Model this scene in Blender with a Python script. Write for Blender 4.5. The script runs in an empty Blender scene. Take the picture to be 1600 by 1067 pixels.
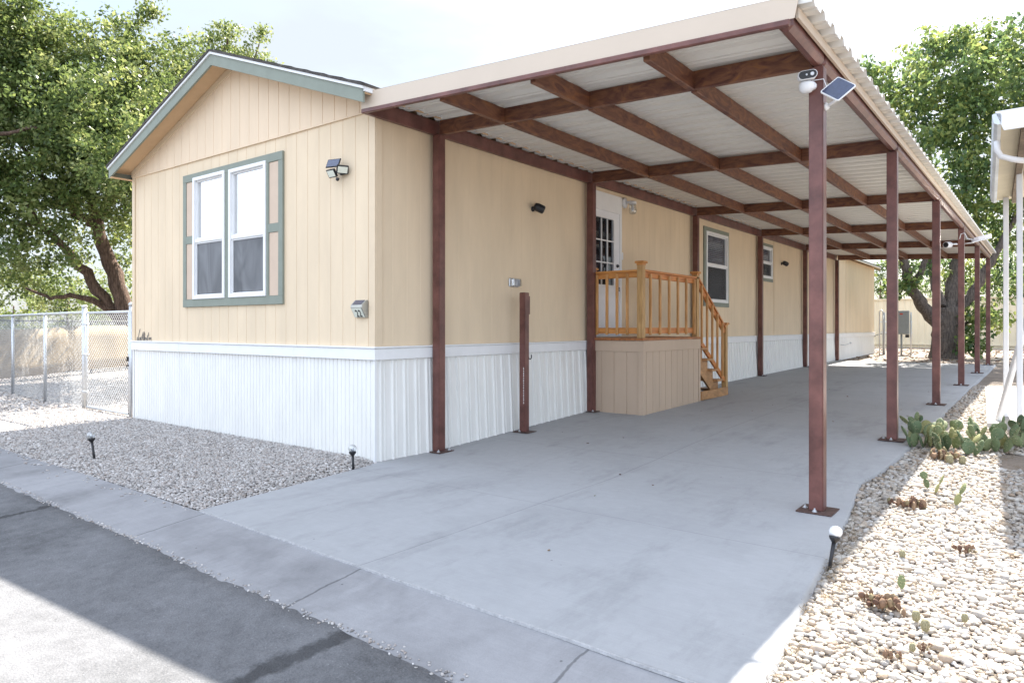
import bpy, bmesh, math, random
import numpy as np
from mathutils import Vector, Matrix
sc = bpy.context.scene
C = sc.collection
rad = math.radians
random.seed(7); rng = np.random.default_rng(7)

# ------------------------------------------------------------------ camera, sky, sun, exposure
TH = 37.652
cam = bpy.data.objects.new("camera", bpy.data.cameras.new("camera")); C.objects.link(cam)
cam.location = (5.423, -4.754, 1.37)
cam.rotation_euler = (rad(90), 0, rad(TH))
cam.data.sensor_width = 36; cam.data.lens = 36*1090/1600
cam.data.shift_y = -22.5/1600
cam.data.clip_start = 0.05; cam.data.clip_end = 3000
sc.camera = cam
SUN = Vector((0.066, -0.83, -1.0)).normalized()
w = bpy.data.worlds.new("World"); sc.world = w; w.use_nodes = True
nt = w.node_tree; nt.nodes.clear()
sky = nt.nodes.new("ShaderNodeTexSky"); sky.sky_type = 'NISHITA'; sky.sun_disc = False
sky.sun_elevation = rad(50.3); sky.sun_rotation = rad(-4.5); sky.air_density = 1.0; sky.dust_density = 2.5; sky.ozone_density = 1.0
bg = nt.nodes.new("ShaderNodeBackground"); bg.inputs[1].default_value = 0.075
# thin bright cloud veil over the blue
tc = nt.nodes.new("ShaderNodeTexCoord"); mp = nt.nodes.new("ShaderNodeMapping"); mp.inputs['Scale'].default_value = (1.2, 1.2, 3.5)
nz = nt.nodes.new("ShaderNodeTexNoise"); nz.inputs['Scale'].default_value = 2.2; nz.inputs['Detail'].default_value = 6
rp = nt.nodes.new("ShaderNodeValToRGB"); rp.color_ramp.elements[0].position = 0.36; rp.color_ramp.elements[0].color = (.45, .45, .45, 1)
rp.color_ramp.elements[1].position = 0.62; rp.color_ramp.elements[1].color = (.97, .97, .97, 1)
mx = nt.nodes.new("ShaderNodeMixRGB"); sp3 = nt.nodes.new("ShaderNodeSeparateXYZ"); mr = nt.nodes.new("ShaderNodeMapRange"); mr.inputs['From Min'].default_value = -.25; mr.inputs['From Max'].default_value = .35
mr.inputs['To Min'].default_value = 1; mr.inputs['To Max'].default_value = 0; mc = nt.nodes.new("ShaderNodeMixRGB")   # sky behind the camera brightened, added fill light for the shaded front
mc.inputs[1].default_value = (2.55, 2.78, 2.98, 1); mc.inputs[2].default_value = (7.1, 7.9, 9.4, 1)
ow = nt.nodes.new("ShaderNodeOutputWorld")
L = nt.links.new
L(tc.outputs['Generated'], mp.inputs[0]); L(mp.outputs[0], nz.inputs[0]); L(nz.outputs[0], rp.inputs[0]); L(rp.outputs[0], mx.inputs[0])
L(tc.outputs['Generated'], sp3.inputs[0]); L(sp3.outputs['Y'], mr.inputs[0]); L(mr.outputs[0], mc.inputs[0]); L(mc.outputs[0], mx.inputs[2]); L(sky.outputs[0], mx.inputs[1]); L(mx.outputs[0], bg.inputs[0]); L(bg.outputs[0], ow.inputs[0])
sl = bpy.data.lights.new("sun", 'SUN'); sl.energy = 4.2; sl.angle = rad(0.55); sl.color = (1.0, 0.94, 0.85)
so = bpy.data.objects.new("sun", sl); C.objects.link(so); so.rotation_euler = SUN.to_track_quat('-Z', 'Y').to_euler(); so.location = (0, 20, 30)
sc.view_settings.view_transform = 'Standard'; sc.view_settings.look = 'None'; sc.view_settings.gamma = 1
sc.view_settings.exposure = 2.15

# ------------------------------------------------------------------ materials
def mat(name, col, rough=0.7, metal=0.0, var=0.12, scale=6.0, stretch=(1, 1, 1), bump=0.0, bscale=60.0, col2=None, spec=0.4, detail=6, bdist=0.004):
    m = bpy.data.materials.new(name); m.use_nodes = True; n = m.node_tree; b = n.nodes['Principled BSDF']
    b.inputs['Roughness'].default_value = rough; b.inputs['Metallic'].default_value = metal; b.inputs['Specular IOR Level'].default_value = spec
    t = n.nodes.new('ShaderNodeTexCoord'); mp = n.nodes.new('ShaderNodeMapping'); mp.inputs['Scale'].default_value = stretch
    n.links.new(t.outputs['Object'], mp.inputs[0])
    z = n.nodes.new('ShaderNodeTexNoise'); z.inputs['Scale'].default_value = scale; z.inputs['Detail'].default_value = detail; z.inputs['Roughness'].default_value = .62
    n.links.new(mp.outputs[0], z.inputs[0])
    r = n.nodes.new('ShaderNodeValToRGB'); r.color_ramp.elements[0].position = .32; r.color_ramp.elements[1].position = .68
    a = [max(0, c*(1-var)) for c in col]; c2 = [min(1, c*(1+var)) for c in (col2 or col)]
    r.color_ramp.elements[0].color = (*a, 1); r.color_ramp.elements[1].color = (*c2, 1)
    n.links.new(z.outputs[0], r.inputs[0]); n.links.new(r.outputs[0], b.inputs['Base Color'])
    if bump:
        z2 = n.nodes.new('ShaderNodeTexNoise'); z2.inputs['Scale'].default_value = bscale; z2.inputs['Detail'].default_value = 4
        n.links.new(mp.outputs[0], z2.inputs[0])
        bp = n.nodes.new('ShaderNodeBump'); bp.inputs['Strength'].default_value = bump; bp.inputs['Distance'].default_value = bdist
        n.links.new(z2.outputs[0], bp.inputs['Height']); n.links.new(bp.outputs[0], b.inputs['Normal'])
    m['ramp'] = r.name
    return m
def nodes(m): return m.node_tree.nodes, m.node_tree.links
def rnd_mat(name, cols, rough=0.8, transl=0.0, bump=0):
    m = bpy.data.materials.new(name); m.use_nodes = True; n, l = nodes(m); b = n['Principled BSDF']; b.inputs['Roughness'].default_value = rough
    b.inputs['Specular IOR Level'].default_value = .3
    a = n.new('ShaderNodeAttribute'); a.attribute_name = 'rnd'
    r = n.new('ShaderNodeValToRGB'); els = r.color_ramp.elements
    while len(els) < len(cols): els.new(0.5)
    for i, c in enumerate(cols): els[i].position = i/(len(cols)-1); els[i].color = (*c, 1)
    l.new(a.outputs['Fac'], r.inputs[0])
    src = r.outputs[0]
    if bump:
        t = n.new('ShaderNodeTexCoord'); z = n.new('ShaderNodeTexNoise'); z.inputs['Scale'].default_value = 45; z.inputs['Detail'].default_value = 5
        l.new(t.outputs['Object'], z.inputs[0]); bp = n.new('ShaderNodeBump'); bp.inputs['Strength'].default_value = bump; bp.inputs['Distance'].default_value = .006
        l.new(z.outputs[0], bp.inputs['Height']); l.new(bp.outputs[0], b.inputs['Normal'])
        mm = n.new('ShaderNodeMixRGB'); mm.blend_type = 'MULTIPLY'; mm.inputs[0].default_value = .35; l.new(src, mm.inputs[1]); l.new(z.outputs[0], mm.inputs[2]); src = mm.outputs[0]
    l.new(src, b.inputs['Base Color'])
    if transl:
        tr = n.new('ShaderNodeBsdfTranslucent'); h = n.new('ShaderNodeHueSaturation'); h.inputs['Hue'].default_value = .475; h.inputs['Value'].default_value = 1.45
        l.new(src, h.inputs['Color']); l.new(h.outputs[0], tr.inputs[0])
        ms = n.new('ShaderNodeMixShader'); ms.inputs[0].default_value = transl
        l.new(b.outputs[0], ms.inputs[1]); l.new(tr.outputs[0], ms.inputs[2]); l.new(ms.outputs[0], n['Material Output'].inputs[0])
    return m

M = {}
M['siding'] = mat('siding_paint', (.70, .565, .395), .75, var=.06, scale=3, stretch=(1, 1, .25), bump=.5, bscale=90, bdist=.002)
M['siding_gable'] = mat('gable_paint', (.72, .57, .405), .75, var=.04, scale=3, stretch=(1, 1, .25), bump=.5, bscale=90, bdist=.002)
M['siding_trim'] = mat('siding_trim_paint', (.66, .53, .37), .7, var=.03)
M['shutter'] = mat('shutter_paint', (.58, .45, .34), .75, var=.04, bump=.4, bscale=120)
M['soffit'] = mat('soffit_orange_lit', (.64, .44, .26), .75, var=.05)  # orange of the light on the soffit is put into its colour
M['green'] = mat('green_trim_paint', (.225, .25, .205), .65, var=.06, bump=.3, bscale=100)
M['white_trim'] = mat('white_trim', (.76, .76, .75), .45, var=.03)
M['skirt'] = mat('white_skirting', (.76, .75, .71), .4, var=.05, scale=2.5, stretch=(2, 2, .5))
M['shingle'] = mat('shingle', (.075, .068, .062), .95, var=.4, scale=14, bump=.8, bscale=70)
M['brown'] = mat('brown_steel', (.115, .048, .040), .36, var=.22, scale=5, col2=(.155, .066, .054), bump=.2, bscale=35, bdist=.002)
M['rust'] = mat('rusty_brown_beam', (.10, .038, .030), .5, var=.15, scale=3.2, stretch=(1, 1, 3.0), col2=(.17, .075, .04), bump=.3, bscale=30, bdist=.002)
n_, l_ = nodes(M['rust'])  # orange scorched bands
rr = n_[M['rust']['ramp']]
for q in n_:
    if q.type == 'TEX_NOISE' and q.inputs['Scale'].default_value < 10: q.inputs['Distortion'].default_value = 2.2; q.inputs['Detail'].default_value = 3
e = rr.color_ramp.elements.new(.75); e.color = (.26, .11, .035, 1); rr.color_ramp.elements[1].position = .6
M['plate'] = mat('base_plate_steel', (.085, .05, .042), .65, var=.25, scale=20, bump=.4)
M['zinc'] = mat('galvanized', (.55, .57, .59), .42, metal=.6, var=.12, scale=30)
M['sheet'] = mat('roof_sheet', (.70, .68, .63), .35, var=.03, scale=1.2)
M['fascia'] = mat('fascia_paint', (.57, .475, .375), .5, var=.025, scale=2)
M['cream'] = mat('cream_sheet', (.62, .56, .42), .6, var=.07, scale=4, stretch=(1, 1, .2))
M['white'] = mat('white_paint', (.75, .76, .77), .5, var=.04)
M['black'] = mat('black_plastic', (.018, .018, .02), .35, var=.1)
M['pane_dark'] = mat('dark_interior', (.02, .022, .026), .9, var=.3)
M['solar'] = mat('solar_cell', (.022, .035, .085), .18, var=.2, scale=40, spec=.7)
M['solar'].node_tree.nodes['Principled BSDF'].inputs['Coat Weight'].default_value = .6
M['lens'] = mat('frosted_lens', (.68, .70, .60), .35, var=.03)
M['grey_metal'] = mat('grey_enamel', (.24, .265, .27), .5, var=.06)
M['deck_board'] = mat('stained_board', (.33, .13, .045), .55, var=.35, scale=5, stretch=(6, 1, 6), bump=.3, bscale=40)
M['tan_panel'] = mat('deck_skirt_paint', (.50, .385, .285), .75, var=.05, scale=3, stretch=(1, 1, .3), bump=.5, bscale=90, bdist=.002)
def wood(name, s, c1=(.42, .15, .028), c2=(.62, .27, .07)):
    return mat(name, c1, .5, var=.12, scale=7, stretch=s, col2=c2, bump=.25, bscale=30)
M['wood_z'] = wood('stained_wood_vertical', (4, 4, .5), (.42, .20, .06), (.58, .31, .12))
M['wood_rail'] = wood('stained_wood_rail', (4, .5, 4), (.42, .14, .035), (.56, .23, .07))
M['wood_railx'] = wood('stained_wood_cross_rail', (.5, 4, 4), (.44, .17, .04), (.60, .28, .08))
M['wood_new'] = wood('yellow_newel_wood', (5, 5, .5), (.36, .20, .07), (.50, .31, .13))
M['wood_plain'] = wood('plain_step_wood', (3, 1, 3), (.33, .17, .07), (.46, .25, .11))
M['fabric'] = mat('tan_privacy_fabric', (.38, .30, .19), .9, var=.06, scale=3, bump=.1, bscale=25, bdist=.01)
M['black_wire'] = mat('black_vinyl_wire', (.02, .02, .02), .5)
M['bark'] = mat('bark', (.085, .055, .040), .95, var=.45, scale=9, stretch=(2.5, 2.5, .5), bump=1.0, bscale=18, bdist=.05, col2=(.15, .10, .075))
M['bark2'] = mat('grey_bark', (.09, .075, .065), .95, var=.4, scale=9, stretch=(2.5, 2.5, .5), bump=1.0, bscale=14, bdist=.06, col2=(.12, .10, .085))
M['leafA'] = rnd_mat('leaf_light', [(.06, .095, .03), (.10, .155, .045), (.15, .205, .06), (.24, .28, .11)], .35, .45)
M['leafB'] = rnd_mat('leaf_mulberry', [(.05, .095, .04), (.085, .15, .05), (.13, .195, .06), (.21, .26, .08)], .3, .5)
M['leafC'] = rnd_mat('leaf_conifer', [(.05, .09, .03), (.09, .14, .04), (.14, .20, .06)], .6, .3)
M['gravel'] = rnd_mat('gravel_stone', [(.19, .175, .165), (.40, .38, .36), (.48, .455, .43), (.34, .29, .255), (.62, .60, .58)], .85)
M['cobble'] = rnd_mat('cobble_stone', [(.28, .22, .17), (.48, .435, .375), (.56, .525, .47), (.40, .31, .23), (.60, .575, .54), (.36, .33, .30), (.52, .45, .36)], .75, bump=.35)
M['cactus'] = rnd_mat('cactus_pad', [(.10, .15, .08), (.15, .20, .10), (.21, .25, .12), (.34, .33, .14)], .7, bump=.8)
M['dry'] = rnd_mat('dry_plant', [(.10, .055, .04), (.20, .12, .08), (.30, .20, .13), (.25, .22, .12)], .95, bump=.8)
M['spine'] = mat('cactus_spine', (.55, .48, .32), .7); M['straw'] = mat('dry_straw', (.22, .17, .11), .9, var=.5, scale=20)

def coords(n, l, axis='Object'):
    t = n.new('ShaderNodeTexCoord'); s = n.new('ShaderNodeSeparateXYZ'); l.new(t.outputs[axis], s.inputs[0]); return t, s
def M_(n, op, a, b=None, c=None):
    x = n.new('ShaderNodeMath'); x.operation = op
    for i, v in enumerate((a, b, c)):
        if v is None: continue
        if isinstance(v, (int, float)): x.inputs[i].default_value = v
        else: n.id_data.links.new(v, x.inputs[i])
    return x.outputs[0]
def line_mask(n, l, coord, pos, wid, wob=None, amt=0.0):
    c = coord if wob is None else M_(n, 'ADD', coord, M_(n, 'MULTIPLY', M_(n, 'SUBTRACT', wob, .5), amt))
    d = M_(n, 'ABSOLUTE', M_(n, 'SUBTRACT', c, pos))
    x = n.new('ShaderNodeMapRange'); x.inputs['From Min'].default_value = wid*.5; x.inputs['From Max'].default_value = wid*1.2
    x.inputs['To Min'].default_value = 1; x.inputs['To Max'].default_value = 0
    l.new(d, x.inputs[0]); return x.outputs[0]
def ground_mat(name, col, var, fine, lines, dark=.35, rough=.9, speck=180, stain=.25, bump=.25, lightspeck=0.0, edges=(), mottle=.14, grit=0):
    """concrete / asphalt: blotches, stains, fine grain, cracks and joints at given x/y positions"""
    m = bpy.data.materials.new(name); m.use_nodes = True; n, l = nodes(m); b = n['Principled BSDF']; b.inputs['Roughness'].default_value = rough
    b.inputs['Specular IOR Level'].default_value = .25
    t, s = coords(n, l)
    def noise(sc_, det=6, ro=.6, dist=0):
        z = n.new('ShaderNodeTexNoise'); z.inputs['Scale'].default_value = sc_; z.inputs['Detail'].default_value = det; z.inputs['Roughness'].default_value = ro; z.inputs['Distortion'].default_value = dist
        l.new(t.outputs['Object'], z.inputs[0]); return z.outputs[0]
    n1 = noise(.7, 7, .62); n2 = noise(1.1, 4, .6, .3); n4 = noise(11, 5, .7); n3 = noise(speck, 2)
    k = M_(n, 'ADD', M_(n, 'MULTIPLY', M_(n, 'SUBTRACT', n1, .5), var*2.2), M_(n, 'MULTIPLY', M_(n, 'SUBTRACT', n3, .5), fine*2))
    k = M_(n, 'ADD', k, M_(n, 'MULTIPLY', M_(n, 'SUBTRACT', n4, .5), mottle))
    st = n.new('ShaderNodeMapRange'); st.inputs['From Min'].default_value = .50; st.inputs['From Max'].default_value = .74; l.new(n2, st.inputs[0])
    k = M_(n, 'SUBTRACT', M_(n, 'ADD', 1.0, k), M_(n, 'MULTIPLY', st.outputs[0], stain))
    if lightspeck:
        sp = n.new('ShaderNodeMapRange'); sp.inputs['From Min'].default_value = .66; sp.inputs['From Max'].default_value = .72; l.new(noise(75, 2), sp.inputs[0])
        k = M_(n, 'ADD', k, M_(n, 'MULTIPLY', sp.outputs[0], lightspeck))
    wob = noise(1.6, 5, .7); mask = None
    for ax, pos, wid, amt in lines:
        q = line_mask(n, l, s.outputs['X' if ax == 'x' else 'Y'], pos, wid, wob if amt else None, amt)
        mask = q if mask is None else M_(n, 'MAXIMUM', mask, q)
    if mask is not None: k = M_(n, 'MULTIPLY', k, M_(n, 'SUBTRACT', 1.0, M_(n, 'MULTIPLY', mask, 1-dark)))
    if grit:
        vo = n.new('ShaderNodeTexVoronoi'); vo.inputs['Scale'].default_value = 7; l.new(t.outputs['Object'], vo.inputs[0])
        gm = n.new('ShaderNodeMapRange'); gm.inputs['From Min'].default_value = .035; gm.inputs['From Max'].default_value = .06; gm.inputs['To Min'].default_value = 1; gm.inputs['To Max'].default_value = 0; l.new(vo.outputs['Distance'], gm.inputs[0])
        sel = M_(n, 'GREATER_THAN', noise(2.7, 2), .56); k = M_(n, 'MULTIPLY', k, M_(n, 'SUBTRACT', 1.0, M_(n, 'MULTIPLY', M_(n, 'MULTIPLY', gm.outputs[0], sel), grit)))
        mp2 = n.new('ShaderNodeMapping'); mp2.inputs['Scale'].default_value = (.35, 5, 1); l.new(t.outputs['Object'], mp2.inputs[0]); zz = n.new('ShaderNodeTexNoise'); zz.inputs['Scale'].default_value = 14; zz.inputs['Detail'].default_value = 4; l.new(mp2.outputs[0], zz.inputs[0])
        k = M_(n, 'MULTIPLY', k, M_(n, 'ADD', .94, M_(n, 'MULTIPLY', zz.outputs[0], .12)))
        # tyre scuffs: darker stretched patches along the drive
        mp3 = n.new('ShaderNodeMapping'); mp3.inputs['Scale'].default_value = (1.6, .5, 1); l.new(t.outputs['Object'], mp3.inputs[0]); z3 = n.new('ShaderNodeTexNoise'); z3.inputs['Scale'].default_value = 1.5; z3.inputs['Detail'].default_value = 8; z3.inputs['Roughness'].default_value = .72; l.new(mp3.outputs[0], z3.inputs[0])
        r3 = n.new('ShaderNodeMapRange'); r3.inputs['From Min'].default_value = .52; r3.inputs['From Max'].default_value = .70; l.new(z3.outputs[0], r3.inputs[0]); k = M_(n, 'MULTIPLY', k, M_(n, 'SUBTRACT', 1.0, M_(n, 'MULTIPLY', r3.outputs[0], .20)))
    vm = n.new('ShaderNodeVectorMath'); vm.operation = 'SCALE'; vm.inputs[0].default_value = col; l.new(k, vm.inputs['Scale'])
    l.new(vm.outputs[0], b.inputs['Base Color'])
    bp = n.new('ShaderNodeBump'); bp.inputs['Strength'].default_value = bump; bp.inputs['Distance'].default_value = .006
    h = n3 if mask is None else M_(n, 'SUBTRACT', n3, M_(n, 'MULTIPLY', mask, 1.5))
    l.new(h, bp.inputs['Height']); l.new(bp.outputs[0], b.inputs['Normal'])
    return m
M['slab'] = ground_mat('driveway_concrete', (.370, .374, .380), .10, .07, [('x', 2.28, .005, .03), ('y', -.33, .004, .04), ('y', 1.75, .005, .03), ('y', 5.8, .006, 0), ('y', 9.6, .006, 0), ('y', 13.4, .008, 0)], dark=.74, stain=.10, speck=140, grit=.4, mottle=.20)
M['gutter'] = ground_mat('gutter_concrete', (.30, .298, .305), .25, .09, [('x', -2.9, .010, .03), ('x', .47, .007, .06), ('x', 2.32, .010, .12), ('x', 3.85, .008, .1), ('x', -6.5, .01, .03)], dark=.55, stain=.30, speck=120, grit=.5, mottle=.3)
M['asphalt'] = ground_mat('asphalt', (.150, .151, .156), .50, .38, [('x', -.95, .03, .5), ('x', 2.75, .06, .45), ('y', -4.6, .02, .6)], dark=.45, stain=.42, speck=95, bump=.8, lightspeck=.5, mottle=.9)
M['dirt'] = ground_mat('dirt_ground', (.25, .21, .175), .25, .35, [], stain=.35, speck=60, bump=1.0, lightspeck=.7)
M['nslab'] = ground_mat('neighbour_concrete', (.45, .44, .42), .12, .05, [('y', 7.4, .02, 0)], dark=.6)

def glass_mat(name, refl=.25, tint=(1, 1, 1)):
    m = bpy.data.materials.new(name); m.use_nodes = True; n, l = nodes(m); n.remove(n['Principled BSDF'])
    tr = n.new('ShaderNodeBsdfTransparent'); tr.inputs[0].default_value = (*tint, 1); g = n.new('ShaderNodeBsdfGlossy'); g.inputs['Roughness'].default_value = .01
    f = n.new('ShaderNodeFresnel'); ge = n.new('ShaderNodeNewGeometry'); l.new(M_(n, 'SUBTRACT', 1.5, M_(n, 'MULTIPLY', ge.outputs['Backfacing'], .8333)), f.inputs[0]); a = M_(n, 'ADD', f.outputs[0], refl)
    t = n.new('ShaderNodeTexCoord'); z = n.new('ShaderNodeTexNoise'); z.inputs['Scale'].default_value = 2.2; l.new(t.outputs['Object'], z.inputs[0])
    bp = n.new('ShaderNodeBump'); bp.inputs['Strength'].default_value = .08; bp.inputs['Distance'].default_value = .02; l.new(z.outputs[0], bp.inputs['Height']); l.new(bp.outputs[0], g.inputs['Normal'])
    ms = n.new('ShaderNodeMixShader'); l.new(a, ms.inputs[0]); l.new(tr.outputs[0], ms.inputs[1]); l.new(g.outputs[0], ms.inputs[2]); l.new(ms.outputs[0], n['Material Output'].inputs[0])
    return m
M['glass'] = glass_mat('window_glass', .8); M['glass_dark'] = glass_mat('shaded_glass', -.02, (.8, .82, .85))
M['screen'] = mat('insect_screen', (.10, .103, .107), .5, var=.15, scale=2.0, stretch=(1.6, 1, .7), col2=(.15, .153, .157))
M['screen'].node_tree.nodes[-1]
for nn in M['screen'].node_tree.nodes:
    if nn.type == 'TEX_NOISE': nn.inputs['Distortion'].default_value = 1.2; nn.inputs['Detail'].default_value = 2  # distorted noise paints wavy ripple reflections into the screen colour
M['mesh'] = glass_mat('screen_mesh', 0, (.45, .46, .48))
M['reflect_panel'] = mat('white_reflect_panel', (.80, .80, .80), .9, var=.02)  # white sheet behind the upper panes, stands in for reflected bright sky
M['blind'] = mat('blind_slat', (.55, .55, .56), .6, var=.05)
def veil_mat(name, col, a):
    m = bpy.data.materials.new(name); m.use_nodes = True; n, l = nodes(m); b = n['Principled BSDF']; b.inputs['Base Color'].default_value = (*col, 1); b.inputs['Roughness'].default_value = .8; b.inputs['Alpha'].default_value = a; return m
M['mesh_front'] = veil_mat('dark_screen_mesh', (.06, .062, .066), .55)
M['globe'] = glass_mat('clear_globe', .22, (.9, .92, .93))

# ------------------------------------------------------------------ mesh helpers
class MB:
    def __init__(s): s.bm = bmesh.new()
    def box(s, x0, x1, y0, y1, z0, z1, bev=0, m=None, seg=1):
        b = bmesh.new(); bmesh.ops.create_cube(b, size=1)
        for v in b.verts: v.co = ((x0+x1)/2+v.co.x*abs(x1-x0), (y0+y1)/2+v.co.y*abs(y1-y0), (z0+z1)/2+v.co.z*abs(z1-z0))
        if bev: bmesh.ops.bevel(b, geom=b.edges[:], offset=bev, segments=seg, affect='EDGES', clamp_overlap=True)
        s.merge(b, m); return s
    def merge(s, b, m=None):
        if m is not None: bmesh.ops.transform(b, matrix=m, verts=b.verts)
        me = bpy.data.meshes.new('t'); b.to_mesh(me); s.bm.from_mesh(me); bpy.data.meshes.remove(me); b.free()
    def bar(s, p, q, wd, ht, bev=0.0, up=(0, 0, 1)):
        p = Vector(p); q = Vector(q); d = q-p; L_ = d.length; d.normalize(); up = Vector(up)
        if abs(d.dot(up)) > .99: up = Vector((0, 1, 0))
        r = d.cross(up).normalized(); u = r.cross(d)
        mt = Matrix(((d.x, r.x, u.x, p.x), (d.y, r.y, u.y, p.y), (d.z, r.z, u.z, p.z), (0, 0, 0, 1)))
        s.box(0, L_, -wd/2, wd/2, -ht/2, ht/2, bev, mt); return s
    def tube(s, pts, r, n=10, cap=True):
        pts = [Vector(p) for p in pts]; rs = r if isinstance(r, (list, tuple)) else [r]*len(pts)
        rings = []; prev = None
        for i, p in enumerate(pts):
            d = (pts[min(i+1, len(pts)-1)]-pts[max(i-1, 0)]).normalized()
            if prev is None: prev = d.orthogonal().normalized()
            a = (prev-d*prev.dot(d)).normalized(); prev = a; b = d.cross(a)
            rings.append([s.bm.verts.new(p+(a*math.cos(t)+b*math.sin(t))*rs[i]) for t in [2*math.pi*k/n for k in range(n)]])
        for i in range(len(rings)-1):
            for k in range(n): s.bm.faces.new((rings[i][k], rings[i][(k+1) % n], rings[i+1][(k+1) % n], rings[i+1][k])).smooth = n > 5
        if cap and n > 2: s.bm.faces.new(rings[0][::-1]); s.bm.faces.new(rings[-1])
        return s
    def lathe(s, base, axis, prof, n=16):
        base = Vector(base); q = Vector(axis).to_track_quat('Z', 'Y').to_matrix(); rings = []
        for (h, r) in prof:
            rings.append([s.bm.verts.new(base+q@Vector((r*math.cos(2*math.pi*k/n), r*math.sin(2*math.pi*k/n), h))) for k in range(n)])
        for i in range(len(rings)-1):
            for k in range(n): s.bm.faces.new((rings[i][k], rings[i][(k+1) % n], rings[i+1][(k+1) % n], rings[i+1][k])).smooth = True
        s.bm.faces.new(rings[0][::-1]); s.bm.faces.new(rings[-1]); return s
    def poly(s, pts, t=None, d=(0, 0, -1)):
        """polygon, extruded by t along d"""
        vs = [s.bm.verts.new(p) for p in pts]; f = s.bm.faces.new(vs)
        if t:
            r = bmesh.ops.extrude_face_region(s.bm, geom=[f]); bmesh.ops.translate(s.bm, vec=Vector(d)*t, verts=[g for g in r['geom'] if isinstance(g, bmesh.types.BMVert)])
        return s
    def build(s, name, m, parent=None):
        bmesh.ops.recalc_face_normals(s.bm, faces=s.bm.faces)
        me = bpy.data.meshes.new(name)
        if parent is not None:
            wl = Vector((0, 0, 0)); p = parent
            while p: wl += p.location; p = p.parent
            bmesh.ops.translate(s.bm, vec=-wl, verts=s.bm.verts)
        s.bm.to_mesh(me); s.bm.free(); o = bpy.data.objects.new(name, me); C.objects.link(o); me.materials.append(m)
        if parent is not None: o.parent = parent
        return o
def thing(name, label, cat, loc=(0, 0, 0), group=None):
    o = bpy.data.objects.new(name, None); C.objects.link(o); o.location = loc; o.empty_display_size = .1
    o['label'] = label; o['category'] = cat
    if group: o['group'] = group
    return o
def tag(o, label, cat, group=None):
    o['label'] = label; o['category'] = cat
    if group: o['group'] = group
    return o
def part(o, label): o['label'] = label; return o
def struct(o): o['kind'] = 'structure'; return o
def np_mesh(name, V, F, m, rnd=None, smooth=False, parent=None):
    me = bpy.data.meshes.new(name); k = F.shape[1]
    me.vertices.add(len(V)); me.vertices.foreach_set('co', V.astype(np.float32).ravel())
    me.loops.add(F.size); me.loops.foreach_set('vertex_index', F.astype(np.int32).ravel())
    me.polygons.add(len(F)); me.polygons.foreach_set('loop_start', np.arange(0, F.size, k, dtype=np.int32)); me.polygons.foreach_set('loop_total', np.full(len(F), k, dtype=np.int32))
    if smooth: me.polygons.foreach_set('use_smooth', np.ones(len(F), dtype=bool))
    me.update(calc_edges=True)
    if rnd is not None:
        a = me.attributes.new('rnd', 'FLOAT', 'POINT'); a.data.foreach_set('value', rnd.astype(np.float32))
    me.materials.append(m); o = bpy.data.objects.new(name, me); C.objects.link(o)
    if parent: o.parent = parent
    return o

# ------------------------------------------------------------------ terrain
GY = [-60, -2.1, .8, 3.9, 7.6, 11.4, 15.1, 19, 25, 40, 200]; GZ = [0, 0, .0, .13, .19, .235, .275, .315, .39, .42, .42]
def g(y): return float(np.interp(y, GY, GZ))
xs = np.concatenate([np.linspace(-300, -22, 12), np.linspace(-20, 12, 65), np.linspace(14, 300, 12)])
ys = np.concatenate([np.linspace(-2.3, 30, 66), np.linspace(32, 60, 15), np.linspace(70, 600, 12)])
X, Y = np.meshgrid(xs, ys); Z = np.interp(Y, GY, GZ)-.05+.012*np.sin(X*1.7+Y*.6)*np.cos(Y*1.3-X*.4)
V = np.stack([X, Y, Z], -1).reshape(-1, 3); nx = len(xs); ny = len(ys)
ii = (np.arange(ny-1)[:, None]*nx+np.arange(nx-1)[None]).ravel(); F = np.stack([ii, ii+1, ii+nx+1, ii+nx], -1)
struct(np_mesh('ground', V, F, M['dirt'], smooth=True))
# asphalt road
rx = np.concatenate([np.linspace(-300, -12, 8), np.linspace(-10, 8, 721), np.linspace(10, 300, 8)])
edge = -2.565+.010*np.sin(rx*3.1)+.006*np.sin(rx*9.7+1)+np.interp(rx, [-3, 4], [.05, -.10])+np.convolve(rng.normal(0, .016, len(rx)), [.1, .2, .4, .2, .1], 'same')
rows = [(edge+.05, -.10), (edge+.0, -.062), (edge-.12, -.068), (np.full_like(rx, -3.2), -.115), (np.full_like(rx, -5.5), -.12), (np.full_like(rx, -60), -.12), (np.full_like(rx, -400), -.12)]
V = np.concatenate([np.stack([rx, r_, np.full_like(rx, z_)], -1) for r_, z_ in rows]); nx = len(rx)
ii = (np.arange(len(rows)-1)[:, None]*nx+np.arange(nx-1)[None]).ravel(); F = np.stack([ii, ii+nx, ii+nx+1, ii+1], -1)
struct(np_mesh('road', V, F, M['asphalt']))
# gutter strip
b = MB()
for (a0, a1) in ((-120, -20), (-20, -6.5), (-6.5, 2.0), (2.0, 8), (8, 120)):
    k0 = np.interp(a0, [-4, 4.35], [-2.03, -2.19]); k1 = np.interp(a1, [-4, 4.35], [-2.03, -2.19])
    vs = [(a0, k0+.07, -.006), (a1, k1+.07, -.006), (a1, k1-.72, -.09), (a0, k0-.72, -.09)]
    b.poly(vs, .15)
struct(b.build('gutter', M['gutter']))
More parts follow.
